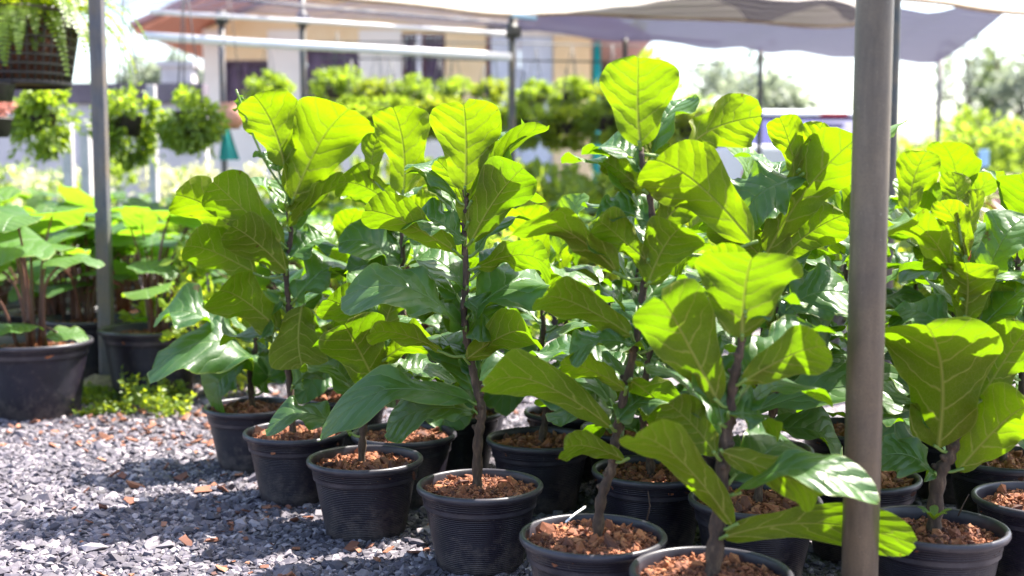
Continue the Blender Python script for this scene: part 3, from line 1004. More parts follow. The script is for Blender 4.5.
for key, d in FIGS.items():
    root, p = fig_base(key, d['c'], d['label'])
    FIG_OBJ[key] = root
    rn = random.Random(hash_key(key) + 7)
    o3 = V((p.x, p.y, 0))
    dep = p.y
    dd = [0.0]
    for i in range(1, len(d['tr'])):
        dd.append(dd[-1] + rn.uniform(-.012, .012))
    tp = [at(x, y, dep + e) - o3 for (x, y), e in zip(d['tr'], dd)]
    tp[0].z = 0.172
    r0 = {'E': .0115, 'F': .0165, 'D': .0125, 'G': .016}.get(key, .0105)
    path = trunk(root, tp, r0, .0052, rn)
    mb = MB()
    for (k, bpx, tpx, wpx, face, roll, dt, bend, fold, age, curl) in H:
        if k != key:
            continue
        if face == 't':
            roll = min(roll + 14, 58)
        db = -.015 if face == 'u' else -.01
        B = at(bpx[0], bpx[1], dep + db)
        T = at(tpx[0], tpx[1], dep + dt)
        A = (T - B).normalized()
        mid = (B + T) / 2
        tocam = (CAMP - mid).normalized()
        n0 = (tocam - A * tocam.dot(A)).normalized()
        sgn = -1 if face == 'u' else 1
        best = None
        for s_ in (1, -1):
            nn = Quaternion(A, R(roll) * s_) @ n0
            top = nn * sgn
            if best is None or top.z > best.z:
                best = top
        W = wpx / FPX * mid.y / max(.45, math.cos(R(roll))) * 1.06
        W = min(W, .25 if wpx < 75 else .30)
        leaf(mb, B - o3, T - o3, W, best, bend, fold + rn.uniform(0, .22), (.095 if face == 'u' else .11) * rn.uniform(.7, 1.6), rn, age=age, curl=curl * 1.5 + rn.uniform(-.1, .35), nu=14, nv=24,
             notch=.12 if wpx > 60 and key in 'DF' else .04)
        petiole(mb, path, B - o3, best, rn)
    # leaves on the far side of the stem
    zmax = path[-1].z
    nfill = {'A': 3, 'C': 5, 'F': 8, 'H': 12}.get(key, 11)
    for i in range(nfill):
        q = .30 + .66 * i / nfill
        az = R(rn.uniform(15, 165)) if key != 'H' else rn.uniform(0, 6.28)
        L = rn.uniform(.17, .25) * (1.05 - .35 * q)
        fill_leaf(mb, path, q, az, L, R(rn.uniform(-5, 25) + 35 * q), rn, age=max(0, (q - .6)) * rn.uniform(.3, 1.4))
    mb.build('foliage', [M['fig_leaf'], M['stem_green']], root)

for key, c, hgt, label in BACK:
    root, p = fig_base(key, c, label)
    rn = random.Random(hash_key(key) + 17)
    pts_ = [V((0, 0, .172))]
    n = 6
    for i in range(1, n + 1):
        pts_.append(V((rn.uniform(-.018, .018) + pts_[-1].x * .8, rn.uniform(-.018, .018) + pts_[-1].y * .8, .172 + (hgt - .34) * i / n)))
    path = trunk(root, pts_, .0115, .005, rn)
    mb = MB()
    nl = rn.randint(18, 22)
    a0 = rn.uniform(0, 6.28)
    for i in range(nl):
        q = .22 + .78 * i / (nl - 1)
        az = a0 + i * 2.4 + rn.uniform(-.4, .4)
        L = rn.uniform(.19, .27) * (1.05 - .25 * q)
        el = R(rn.uniform(-18, 12) + 62 * max(0, q - .25) ** 1.1)
        if i >= nl - 3:
            el = R(rn.uniform(62, 84))
        fill_leaf(mb, path, q, az, L, el, rn, age=max(0, q - .7) * rn.uniform(.8, 3.2))
    mb.build('foliage', [M['fig_leaf'], M['stem_green']], root)

# red growing tips
for key, px, py, dz in (('E', 658, 190, 0), ('G', 967, 250, 0)):
    r_ = FIG_OBJ[key]
    c_ = at(px, py, r_.location.y - .01) - V(r_.location)
    mb = MB()
    mb.tube(catmull([c_ + V((0, 0, -.022)), c_ + V((.002, 0, -.008)), c_ + V((0, 0, .01)), c_ + V((-.003, 0, .03))], 4),
            [.003, .005, .006, .0065, .0065, .006, .0055, .005, .004, .003, .002, .0012, .0005], 8)
    tag(mb.build('bud', M['bud'], r_), 'dark red pointed leaf bud')

# small things in the pots
def local(key, px, py, dd_=0.0):
    r_ = FIG_OBJ[key]
    return at(px, py, r_.location.y + dd_) - V(r_.location)


mb = MB()
p0, p1 = local('E', 566, 522, -.03), local('E', 585, 507, .04)
mb.tube([p0, p0.lerp(p1, .5) + V((0, 0, .002)), p1], .0022, 6)
tag(mb.build('stick', M['pvc'], FIG_OBJ['E']), 'thin white plastic stick leaning on the rim')
mb = MB()
mb.tube([local('E', 647, 520), local('E', 650, 506), local('E', 648, 491)], [.0018, .0014, .0008], 5)
mb.build('twig', M['fig_bark'], FIG_OBJ['E'])
mb = MB()
mb.tube([local('G', 958, 516), local('G', 963, 505), local('G', 969, 494)], [.0018, .0014, .0008], 5)
mb.build('twig', M['fig_bark'], FIG_OBJ['G'])
mb = MB()
rn = random.Random(2)
c_ = local('G', 934, 520, -.07)
for i in range(5):
    a = i * 1.26
    leaf(mb, c_, c_ + V((math.cos(a) * .035, math.sin(a) * .035, .022)), .018, V((0, 0, 1)), .1, .2, .03, rn, nu=4, nv=6, age=.8)
mb.build('sprout', [M['fig_leaf']], FIG_OBJ['G'])

# ------------------------------------------------------------------ small-leaf helpers
def sprig(mb, p, d, s, rn, mat=0, wf=.5):
    d = d.normalized()
    sd = d.cross(V((rn.gauss(0, 1), rn.gauss(0, 1), rn.gauss(0, 1))))
    if sd.length < 1e-4:
        return
    sd.normalize()
    nn = d.cross(sd) * s * .12
    mb.add([p, p + d * s * .5 + sd * s * wf * .5 + nn, p + d * s, p + d * s * .5 - sd * s * wf * .5 + nn], [(0, 1, 2), (0, 2, 3)], mat)


def rdir(rn):
    while True:
        v = V((rn.uniform(-1, 1), rn.uniform(-1, 1), rn.uniform(-1, 1)))
        if .05 < v.length < 1:
            return v.normalized()


def blob(mb, c, rx, rz, n, s, rn, mat=0, droop=0.0, hollow=.45, lumps=9):
    """leaf clumps spread unevenly through a volume"""
    cl = []
    for i in range(lumps):
        dv = rdir(rn)
        k = rn.uniform(hollow, .95)
        cl.append((V((dv.x * rx * k, dv.y * rx * k, dv.z * rz * k)), rn.uniform(.22, .45)))
    for i in range(n):
        o_, k = cl[min(i % lumps, int(rn.random() * lumps))]
        dv = rdir(rn) * rn.random() ** .4
        p = o_ + V((dv.x * rx * k, dv.y * rx * k, dv.z * rz * k))
        d_ = (V((p.x / rx, p.y / rx, p.z / rz)) + rdir(rn) * .8 + V((0, 0, -droop)))
        sprig(mb, V(c) + p, d_, s * rn.uniform(.6, 1.4), rn, mat, .55)


# ------------------------------------------------------------------ broad-leaved plants at the left
BP = [(0, 0), (0.142, 0), (0.148, .006), (0.162, .10), (0.176, .20), (0.182, .232), (0.188, .236), (0.1895, .246), (.191, .25)]
BR = [(.190, .249), (.199, .252), (.2035, .258), (.203, .266), (.199, .27), (.192, .269), (.188, .262), (.184, .22)]
pm = MB(); pm.lathe(BP, 48); BPOT = pm.mesh('pot', M['pot'])
pm = MB(); pm.lathe(BR, 48); BRIM = pm.mesh('rim', M['rim'])
BM = [mulch_mesh(300 + i, .184, .228, 900) for i in range(2)]


def taro(name, seed, nleaf, hmin, hmax, lmin, lmax, spread=.28, tilts=(-26, 6), skip=None, own=()):
    rn = random.Random(seed)
    root = empty(name)
    po = link('pot', BPOT, root)
    link('rim', BRIM, po)
    link('bark_mulch', BM[seed % 2], root, rn.uniform(0, 6))
    st, fo = MB(), MB()
    for (c_, L) in own:
        h0 = V((c_.x, c_.y, 0)).normalized() if V((c_.x, c_.y, 0)).length > .02 else V((1, 0, 0))
        b0 = h0 * rn.uniform(.01, .05) + V((0, 0, .23))
        md = b0.lerp(c_, .55) + V((0, 0, .05)) - h0 * .03
        path = catmull([b0, md, c_], 5)
        st.tube(path, [.0075 - .004 * k / (len(path) - 1) for k in range(len(path))], 7)
        dr = (h0 + V((rn.uniform(-.5, .5), rn.uniform(-.5, .3), rn.uniform(-.25, .05)))).normalized()
        leaf(fo, c_ - dr * L * .3, c_ + dr * L * .7, L * rn.uniform(.85, .98), V((rn.uniform(-.2, .2), rn.uniform(-.32, -.12), 1)), .06, rn.uniform(-.12, .02), .04, rn,
             nu=10, nv=14, prof=(TV, TW), curl=.2, age=rn.random() * .3)
    for i in range(nleaf):
        a = i * 2.4 + rn.uniform(-.5, .5)
        h = hmin + (hmax - hmin) * rn.random() ** .8
        rr = spread * rn.uniform(.35, 1.0)
        h0 = V((math.cos(a), math.sin(a), 0))
        b0 = h0 * rn.uniform(.01, .06) + V((0, 0, .23))
        tp_ = h0 * rr + V((0, 0, h))
        md = b0.lerp(tp_, .5) + V((0, 0, .06)) - h0 * rr * .12
        if skip and skip(tp_):
            continue
        path = catmull([b0, md, tp_], 5)
        st.tube(path, [.0068 - .0036 * k / (len(path) - 1) for k in range(len(path))], 7)
        L = rn.uniform(lmin, lmax)
        tilt = R(rn.uniform(*tilts))
        dr = h0 * math.cos(tilt) + V((0, 0, math.sin(tilt)))
        nn = -h0 * math.sin(tilt) + V((0, 0, math.cos(tilt))) + V((rn.uniform(-.2, .2), rn.uniform(-.2, .2), 0))
        leaf(fo, tp_ - dr * L * .22, tp_ + dr * L * .78, L * rn.uniform(.78, .95), nn, rn.uniform(.05, .12), rn.uniform(-.12, .1), .035, rn,
             nu=8, nv=12, prof=(TV, TW), curl=.1, age=rn.random() * .6)
    st.build('stalks', M['petiole_red'], root)
    fo.build('foliage', M['taro_leaf'], root)
    return root


front = [((34, 340), 'wide black pot of upright reddish-stalked broad leaves at the left edge', 51, 9),
         ((88, 317), 'broad-leaved plant in a dark pot half hidden behind the slim grey post', 52, 8),
         ((152, 327), 'broad-leaved plant on dark red stalks in the pot right of the slim grey post', 53, 10)]
OWN = {51: [(16, 245, 95), (62, 262, 58), (2, 214, 85), (52, 217, 80), (18, 326, 56), (60, 334, 40), (30, 228, 80), (-10, 262, 70)],
       52: [(86, 214, 90), (66, 288, 66), (112, 232, 84), (60, 240, 80), (90, 262, 70)],
       53: [(152, 244, 92), (192, 222, 84), (146, 266, 50), (168, 300, 44), (205, 254, 60), (170, 214, 80), (150, 318, 34), (130, 226, 60)]}
for c, lab, sd, nl in front:
    sc0 = 1.08
    q = at_z(c[0], c[1], .27 * sc0)
    px_ = at(105.5, 300, 5.2).x
    rn_ = random.Random(sd)
    own = []
    for (px, py, wpx) in OWN[sd]:
        d_ = q.y + rn_.uniform(-.14, .16) + (.12 if py < 235 else 0)
        if abs(px - 105) < wpx * .5 + 8:
            d_ = max(d_, 5.42)
        own.append(((at(px, py, d_) - V((q.x, q.y, 0))) / sc0, wpx / FPX * d_ / sc0))
    r_ = taro('broad_leaf_plant', sd, 5, .38, .78, .20, .27, skip=lambda p, q=q: q.y + p.y < 5.42 and abs((q.x + p.x) / (q.y + p.y) * FPX + 512 - 105) < 38, own=own)
    r_.location = (q.x, q.y, 0)
    r_.scale = (sc0, sc0, sc0)
    tag(r_, lab, 'potted plant', 'broad-leaved potted plants')
protos = [taro('broad_leaf_plant', 60 + i, 22, .42, .84, .13, .22, .32, (-25, 55)) for i in range(4)]
rn = random.Random(77)
spots = []
for rowi, dy in enumerate((5.55, 6.15, 6.8, 7.5, 8.3, 9.2)):
    x = -0.62 * dy + rn.uniform(-.1, .1)
    while x < (-0.04 * dy if dy < 7 else 0.14 * dy):
        spots.append((x, dy + rn.uniform(-.12, .12)))
        x += rn.uniform(.40, .50)
for i, (x, y) in enumerate(spots):
    r_ = protos[i] if i < 4 else copy_tree(protos[i % 4])
    r_.location = (x, y, 0)
    r_.rotation_euler = (0, 0, rn.uniform(0, 6.28))
    s = rn.uniform(.80, .98)
    r_.scale = (s, s, s)
    tag(r_, 'green broad-leaved plant in the packed blurred rows behind the gravel strip', 'potted plant', 'broad-leaved plants in the packed rows')

# lime feathery bushes behind the left figs
def bush(name, label, cat, loc, rx, rz, n, s, mat, seed, group=None, stems=8, lumps=14, droop=0.0):
    rn = random.Random(seed)
    root = empty(name, loc)
    tag(root, label, cat, group)
    st, fo = MB(), MB()
    for i in range(stems):
        a = rn.uniform(0, 6.28)
        k = rn.uniform(.2, .8)
        e = V((math.cos(a) * rx * k, math.sin(a) * rx * k, rz * rn.uniform(.9, 1.5)))
        st.tube(catmull([V((rn.uniform(-.03, .03), rn.uniform(-.03, .03), 0)), e * .5 + V((0, 0, .05 * rz)), e], 4), [.02 * rx + .004 - .0015 * rx * j for j in range(9)], 6)
    blob(fo, (0, 0, rz * 1.02), rx, rz, n, s, rn, 0, droop, .3, lumps)
    st.build('stems', M['tree_bark'], root)
    fo.build('foliage', mat, root, smooth=False)
    return root


bush('feathery_bush', 'bright lime feathery bush low behind the leftmost fig', 'bush', (at(216, 300, 5.0).x, 5.0, 0), .24, .36, 1100, .055, M['lime_leaf'], 1, 'lime feathery bushes')
bush('feathery_bush', 'lime feathery bush behind the stems of the red-stalked plant', 'bush', (at(180, 300, 5.5).x, 5.55, 0), .24, .25, 800, .055, M['lime_leaf'], 2, 'lime feathery bushes')
bush('feathery_bush', 'lime feathery bush seen between the tall twin-leaved fig and the oval-leaved fig', 'bush', (at(335, 300, 5.6).x, 5.6, 0), .24, .26, 800, .055, M['lime_leaf'], 3, 'lime feathery bushes')
# pale flowering shrubs beyond the rows
for i, (px, dd_, lab) in enumerate([(10, 10.4, 'cream flowering shrub at the far left behind the leafy rows'), (62, 10.8, 'cream flowering shrub left of the slim grey post behind the rows'),
                                    (128, 10.6, 'cream flowering shrub right of the slim grey post behind the rows'), (200, 10.9, 'yellowish flowering shrub under the rightmost round hanging plant'),
                                    (262, 10.4, 'yellowish flowering shrub behind the top of the twin-leaved fig')]):
    r_ = bush('flowering_shrub', lab, 'shrub', (at(px, 180, dd_).x, dd_, 0), .42, .52, 900, .075, M['bush_leaf'], 20 + i, 'pale flowering shrubs')
    fb = MB()
    blob(fb, (0, 0, .82), .40, .26, 380, .06, random.Random(40 + i), 0, 0, .5, 16)
    fb.build('blossoms', M['flower_pale'], r_, smooth=False)
for i, (px, dd_, lab) in enumerate([(925, 12.0, 'pale yellow flowering shrub just right of the brown post'), (985, 12.3, 'pale yellow flowering shrub in the middle of the right gap'),
                                    (1040, 12.1, 'pale yellow flowering shrub at the right edge')]):
    r_ = bush('flowering_shrub', lab, 'shrub', (at(px, 180, dd_).x, dd_, 0), .42, .46, 800, .075, M['lime_leaf'], 30 + i, 'pale flowering shrubs')
    fb = MB()
    blob(fb, (0, 0, .72), .42, .26, 420, .06, random.Random(50 + i), 0, 0, .5, 16)
    fb.build('blossoms', M['flower_pale'], r_, smooth=False)
# low plants in the middle distance under the hanging baskets
rn = random.Random(91)
mids = []
for dy in (6.6, 7.6, 8.6, 9.8):
    x = 0.02 * dy
    while x < 0.42 * dy:
        mids.append((x + rn.uniform(-.1, .1), dy + rn.uniform(-.2, .2)))
        x += rn.uniform(.6, .85)
mb_protos = [bush('low_shrub', 'x', 'shrub', (0, 0, 0), .30, .40, 650, .085, [M['bush_leaf'], M['lime_leaf']][i % 2], 70 + i, 'shrubs') for i in range(3)]
for i, (x, y) in enumerate(mids):
    r_ = mb_protos[i] if i < 3 else copy_tree(mb_protos[i % 3])
    r_.location = (x, y, 0)
    r_.rotation_euler = (0, 0, rn.uniform(0, 6.28))
    s = rn.uniform(.85, 1.1)
    r_.scale = (s, s, s)
    tag(r_, 'low yellow-green shrub in the blurred ground rows behind the fig crowns', 'shrub', 'low shrubs behind the figs')

for i, (px, d_) in enumerate([(330, 11.6), (385, 11.3), (440, 11.7), (500, 11.4), (545, 11.8), (590, 11.5), (635, 11.9), (680, 11.6), (720, 12.2), (655, 10.4), (585, 10.3)]):
    r_ = copy_tree(mb_protos[(i + 1) % 3])
    r_.location = (at(px, 200, d_).x, d_, 0)
    r_.rotation_euler = (0, 0, i * 1.3)
    s = 1.35 + .25 * math.sin(i * 2.2)
    r_.scale = (s * .95, s * .95, s)
    tag(r_, 'tall bright shrub directly beneath the far hanging plants', 'shrub', 'tall shrubs beneath the hanging plants')

for i in range(12):
    px = 275 + 35 * i
    d_ = 9.6 + .25 * math.sin(i * 2.7)
    r_ = copy_tree(mb_protos[i % 3])
    r_.location = (at(px, 200, d_).x, d_, 0)
    r_.rotation_euler = (0, 0, i * 1.9)
    s = 1.28 + .2 * math.sin(i * 1.7)
    r_.scale = (s * .9, s * .9, s)
    tag(r_, 'bright mid-height shrub in the row between the fig crowns and the hanging plants', 'shrub', 'mid-height shrubs behind the figs')

# red cordyline at the right edge
rt = empty('red_leaf_plant', (at(1016, 200, 5.0).x, 5.0, 0))
tag(rt, 'dark red strap-leaved plant at the right edge behind the figs', 'plant')
st, fo = MB(), MB()
rn = random.Random(8)
st.tube([(0, 0, 0), (.01, 0, .35), (0, .01, .68)], [.014, .012, .01], 8)
for i in range(26):
    a = i * 2.4
    el = R(rn.uniform(5, 75))
    h0 = V((math.cos(a), math.sin(a), 0))
    B = V((0, 0, .5 + .18 * i / 26))
    leaf(fo, B, B + (h0 * math.cos(el) + V((0, 0, math.sin(el)))) * rn.uniform(.2, .3), .045, -h0 * math.sin(el) + V((0, 0, math.cos(el))), .12, .3, .02, rn, nu=4, nv=8)
st.build('stem', M['tree_bark'], rt)
fo.build('foliage', M['red_leaf'], rt)

# ------------------------------------------------------------------ posts
def post(px, d, dia, mat, label, top, base_z=0.0, group='posts of the shade house'):
    q = at(px, 250, d)
    root = empty('post', (q.x, d, 0))
    tag(root, label, 'post', group)
    return root


def round_post(px, py, d, dia, mat, label, top, foot=False, square=False, clamp=None):
    q = at(px, py, d)
    root = empty('shade_house_post', (q.x, d, 0))
    tag(root, label, 'post', 'posts of the shade house')
    mb = MB()
    if square:
        s = dia / 2
        mb.box((0, 0, top / 2), (dia, dia, top))
        mb.build('pole', mat, root, smooth=False, bevel=.006)
    else:
        n = 24
        mb.tube([(0, 0, -.05), (0, 0, top * .33), (0, 0, top * .66), (0, 0, top)], dia / 2, n)
        mb.build('pole', mat, root)
    if foot:
        fm = MB()
        rn = random.Random(4)
        vs, fs = [], []
        for i in range(6):
            for k in range(20):
                a = 2 * PI * k / 20
                r = .15 * (1 - i / 6) + .028 + rn.uniform(-.008, .008)
                vs.append((r * math.cos(a), r * .9 * math.sin(a), .075 * (i / 5) ** .7 - .008))
        for i in range(5):
            for k in range(20):
                k2 = (k + 1) % 20
                fs.append((i * 20 + k, i * 20 + k2, (i + 1) * 20 + k2, (i + 1) * 20 + k))
        fm.add(vs, fs)
        fm.build('footing', M['mud'], root)
    if clamp:
        cm = MB()
        cm.tube([(0, 0, clamp - .05), (0, 0, clamp + .05)], dia / 2 + .018, 14)
        cm.box((.03, -.05, clamp - .01), (.08, .05, .07))
        cm.build('clamp', M['wire'], root)
    return root


round_post(870, 180, 2.15, .0655, M['post_near'], 'thick weathered brown pipe post close by, between the figs', 2.6)
round_post(105.5, 300, 5.2, .057, M['post_grey'], 'slim grey post rising from a muddy footing beside the weeds', 2.6, foot=True, square=True)
round_post(893, 80, 5.0, .047, M['post_dark'], 'thin dark post just right behind the thick brown post', 2.5)
round_post(222, 60, 9.5, .048, M['post_grey'], 'pale grey post standing before the left pillar of the house', 2.2, clamp=2.17)
round_post(303, 60, 9.9, .052, M['post_dark'], 'dark post between the two purple-curtained windows', 2.42, clamp=2.21)
round_post(512, 60, 9.2, .055, M['post_dark'], 'dark post with a blue tie where the white rail ends', 2.36, clamp=2.03)
round_post(625, 60, 11.1, .05, M['post_dark'], 'dark post behind the highest fig leaf', 2.24)
round_post(760, 90, 12.0, .05, M['post_dark'], 'thin post in front of the grey tree beyond the net', 2.22)
round_post(939, 100, 13.0, .05, M['post_grey'], 'thin pale post under the hanging corner of the purple net', 2.2)
tie = MB()
q = at(519, 17, 9.15)
tie.tube([q + V((-.10, 0, .02)), q + V((0, -.04, 0)), q + V((.13, 0, -.01))], .018, 8)
tag(tie.build('blue_tie', M['bluepaint']), 'blue rag tied round the dark post under the cloth', 'tie')

# pipes
def pipe(name, pts, r, mat, label, cat='pipe', group=None):
    mb = MB()
    mb.tube(pts, r, 10)
    return tag(mb.build(name, mat), label, cat, group)


pipe('white_rail', [at(143, 36, 9.0), at(250, 43, 9.15), at(400, 51, 9.2), at(511, 57, 9.1)], .032, M['pvc'], 'white plastic rail running in front of the house', 'rail')
pipe('frame_pipe', [at(150, 12, 9.0), at(320, 22, 9.8), at(512, 34, 10.7)], .018, M['pvc'], 'pale thin roof pipe above the white rail', 'pipe', 'roof pipes')
pipe('frame_pipe', [at(190, -6, 8.9), at(300, 6, 9.8), at(512, 24, 10.6), at(720, 43, 11.7)], .016, M['post_dark'], 'dark roof pipe crossing above the house and the far end of the net', 'pipe', 'roof pipes')

# net canopies
def sheet(name, corners, nx, ny, sag, mat, label, cat, seed=0, drop=0.0):
    """corners: polyline of the far edge and of the near edge, same count"""
    rn = random.Random(seed)
    far, near = corners
    fa, ne = catmull(far, 8), catmull(near, 8)
    mb = MB()
    k = len(fa)
    vs, fs = [], []
    for j in range(ny + 1):
        for i in range(k):
            t_ = j / ny
            p = fa[i].lerp(ne[i], t_)
            p = p + V((0, 0, -sag * 4 * t_ * (1 - t_) * (.7 + .3 * math.sin(i * .9)) - .02 * math.sin(i * 1.3 + seed)))
            vs.append(p)
    for j in range(ny):
        for i in range(k - 1):
            fs.append((j * k + i, j * k + i + 1, (j + 1) * k + i + 1, (j + 1) * k + i))
    mb.add(vs, fs)
    return mb.build(name, mat), fa, ne


far = [at(20, 8, 8.0), at(150, 13, 9.0), at(330, 19, 10.0), at(512, 31, 10.8), at(700, 47, 11.7), at(800, 54, 12.3), at(936, 63, 13.1)]
near = [V((p.x + (.10 if i < 6 else .0), p.y - (.7 if i < 3 else 1.4 if i < 4 else 2.8), p.z + .05)) for i, p in enumerate(far)]
near[-1] = at(1012, 6, 9.6)
o, fa, ne = sheet('shade_net', (far[:4], near[:4]), 8, 10, .04, M['net_thin'], '', '')
tag(o, 'thin pale shade net overhead in front of the house roof', 'shade net')
o, fa, ne = sheet('shade_net', (far[3:], near[3:]), 8, 10, .04, M['net'], '', '', 3)
tag(o, 'purple shade net stretched overhead on the right, its corner at the thin pale post', 'shade net')
def cloth(lower, label, seed):
    root = empty('shade_cloth', (0, 0, 0))
    lo = catmull(lower, 8)
    mb = MB()
    k = len(lo)
    vs, fs = [], []
    ny = 8
    for j in range(ny + 1):
        for i in range(k):
            t_ = j / ny
            p = lo[i] + V((-.10 * t_, -1.3 * t_, .42 * t_ + .02 * math.sin(i * 1.1 + j * .7 + seed) * t_ - .10 * math.sin(PI * t_)))
            vs.append(p)
    for j in range(ny):
        for i in range(k - 1):
            fs.append((j * k + i, j * k + i + 1, (j + 1) * k + i + 1, (j + 1) * k + i))
    mb.add(vs, fs)
    mb.build('sheet', M['cloth'], root)
    hm = MB()
    hm.tube(lo, .018, 8)
    hm.build('hem', M['hem'], root)
    tag(root, label, 'shade cloth', 'white roof cloths')


cloth([at(330, -3, 8.6), at(420, 5, 8.9), at(500, 14, 9.1), at(580, 13, 9.3), at(650, 17, 9.5), at(740, 20, 9.7), at(820, 26, 9.9), at(880, 22, 10.1)],
      'sagging white roof cloth across the top middle, seen from below', 1)
cloth([at(885, -3, 7.6), at(940, 2, 7.7), at(985, 9, 7.8), at(1030, 13, 7.9), at(1090, 12, 8.0)], 'white roof cloth with a rusty knot in the upper right corner', 2)

# ------------------------------------------------------------------ hanging plants
def hang_proto(seed, rx, rz, n, s, mat, wire=.5, droop=.5):
    rn = random.Random(seed)
    root = empty('hanging_plant')
    pt, hg, fo = MB(), MB(), MB()
    pt.lathe([(0, -.06), (rx * .38, -.06), (rx * .5, .05), (rx * .53, .055), (rx * .5, .06), (rx * .45, .03), (0, .03)], 20)
    for k in range(3):
        a = 2 * PI * k / 3
        hg.tube([(rx * .5 * math.cos(a), rx * .5 * math.sin(a), .05), (0, 0, wire)], .004, 5)
    blob(fo, (0, 0, 0), rx, rz, n, s, rn, 0, droop, .6, 30)
    for q_ in range(10):
        a = rn.uniform(0, 6.28)
        L = rn.uniform(.5, 1.2) * rz
        for j in range(9):
            p = V((math.cos(a) * rx * (.7 + .25 * j / 9), math.sin(a) * rx * (.7 + .25 * j / 9), -.1 * rz - L * j / 9))
            sprig(fo, p, rdir(rn) + V((0, 0, -.6)), s, rn)
    pt.build('pot', M['basket'], root)
    hg.build('hanger', M['wire'], root)
    fo.build('foliage', mat, root, smooth=False)
    return root


LP = [(42, 122, 7.0, 'round trailing plant hanging left of the slim grey post'), (128, 126, 7.2, 'round trailing plant hanging just right of the slim grey post'),
      (188, 122, 7.2, 'ball-shaped hanging plant in front of the boundary wall, left of the house')]
for i, (px, py, d_, lab) in enumerate(LP):
    r_ = hang_proto(200 + i, .175, .175 if i == 2 else  .22, 1700, .046, M['hang_leaf'], .9)
    r_.location = at(px, py, d_)
    tag(r_, lab, 'hanging plant', 'hanging plants')
hp = [hang_proto(210 + i, .23, .19, 1300, .052, [M['hang_leaf'], M['hang_leaf'], M['lime_leaf']][i], .55, .3) for i in range(3)]
rowA = [(268, 92), (338, 92), (378, 96), (416, 94), (454, 98), (494, 96), (536, 100), (572, 98), (612, 102)]
rowB = [(352, 118), (392, 122), (440, 118), (484, 124), (524, 126), (566, 128), (604, 124), (648, 128), (690, 132)]
k = 0
rn = random.Random(19)
for row, d_, lab, grp in ((rowA, 12.2, 'bushy hanging plant in the upper far row before the house', 'upper far row of hanging plants'),
                          (rowB, 10.7, 'larger hanging plant in the lower nearer row below the house', 'lower row of hanging plants')):
    for (px, py) in row:
        r_ = hp[k] if k < 3 else copy_tree(hp[k % 3])
        r_.location = at(px, py, d_ + rn.uniform(-.1, .1))
        r_.rotation_euler = (0, 0, rn.uniform(0, 6.28))
        s = rn.uniform(.85, 1.1)
        r_.scale = (s, s, s)
        tag(r_, lab, 'hanging plant', grp)
        k += 1
# rails that carry the rows
pipe('hanging_rail', [at(225, 42, 12.2), at(430, 42, 12.2), at(640, 46, 12.2)], .007, M['wire'], 'thin wire carrying the upper row of hanging plants', 'wire', 'carrying wires')
pipe('hanging_rail', [at(320, 58, 10.7), at(500, 60, 10.7), at(720, 64, 10.7)], .007, M['wire'], 'thin wire carrying the lower row of hanging plants', 'wire', 'carrying wires')

# the fern basket in the upper left corner
def fern_basket():
    c0 = at(22, 49, 5.6)
    root = empty('hanging_fern_basket', c0)
    root.scale = (1.4, 1.4, 1.4)
    tag(root, 'large dark slotted basket of ferns hanging in the upper left corner', 'hanging basket')
    zb, zt, rb, rt_ = -.115, .115, .145, .185
    ln = MB()
    ln.lathe([(0, zb + .004), (rb * .93, zb + .004), (rt_ * .93, zt - .02), (0, zt - .01)], 36)
    ln.build('coir_liner', M['coir'], root)
    bk = MB()
    for i in range(9):
        f = i / 8
        z = zb + (zt - zb) * f
        r = rb + (rt_ - rb) * f
        h = .009 if i not in (0, 8) else .016
        bk.lathe([(r - .004, z - h / 2), (r + .004, z - h / 2), (r + .005, z + h / 2), (r - .004, z + h / 2), (r - .004, z - h / 2)], 48)
    for k_ in range(40):
        a = 2 * PI * k_ / 40
        bk.tube([(rb * math.cos(a), rb * math.sin(a), zb), (rt_ * math.cos(a), rt_ * math.sin(a), zt)], .0048, 5)
    bk.build('basket', M['basket'], root)
    hg = MB()
    for k_ in range(4):
        a = 2 * PI * k_ / 4 + .4
        hg.tube([(rt_ * math.cos(a), rt_ * math.sin(a), zt), (0, 0, .9)], .003, 5)
    hg.build('hanger', M['wire'], root)
    fo = MB()
    rn = random.Random(31)
    for i in range(130):
        a = rn.uniform(0, 6.28)
        L = rn.uniform(.18, .40)
        el = R(rn.uniform(15, 85))
        h0 = V((math.cos(a), math.sin(a), 0))
        p = h0 * rn.uniform(.02, .15) + V((0, 0, zt - .01))
        d_ = h0 * math.cos(el) + V((0, 0, math.sin(el)))
        n = 22
        path = [p.copy()]
        for j in range(n):
            d_ = (d_ + V((0, 0, -.085 - .06 * rn.random()))).normalized()
            p = p + d_ * (L / n)
            path.append(p.copy())
        fo.tube(path, .0014, 4, 0)
        for j in range(2, n + 1):
            t_ = (path[j] - path[j - 1]).normalized()
            sd = t_.cross(V((0, 0, 1)))
            if sd.length < .05:
                sd = t_.cross(h0)
            sd.normalize()
            up = sd.cross(t_)
            wl = .036 * (1 - (j / (n + 1)) ** 1.6) + .006
            for s in (1, -1):
                q0 = path[j]
                dd_ = (sd * s + t_ * .35 + up * rn.uniform(-.15, .15)).normalized()
                wd = t_ * L / n * .40
                fo.add([q0 - wd * .6, q0 + dd_ * wl * .5 - wd, q0 + dd_ * wl, q0 + dd_ * wl * .5 + wd, q0 + wd * .6], [(0, 1, 2, 3, 4)])
    fo.build('foliage', M['fern'], root, smooth=False)


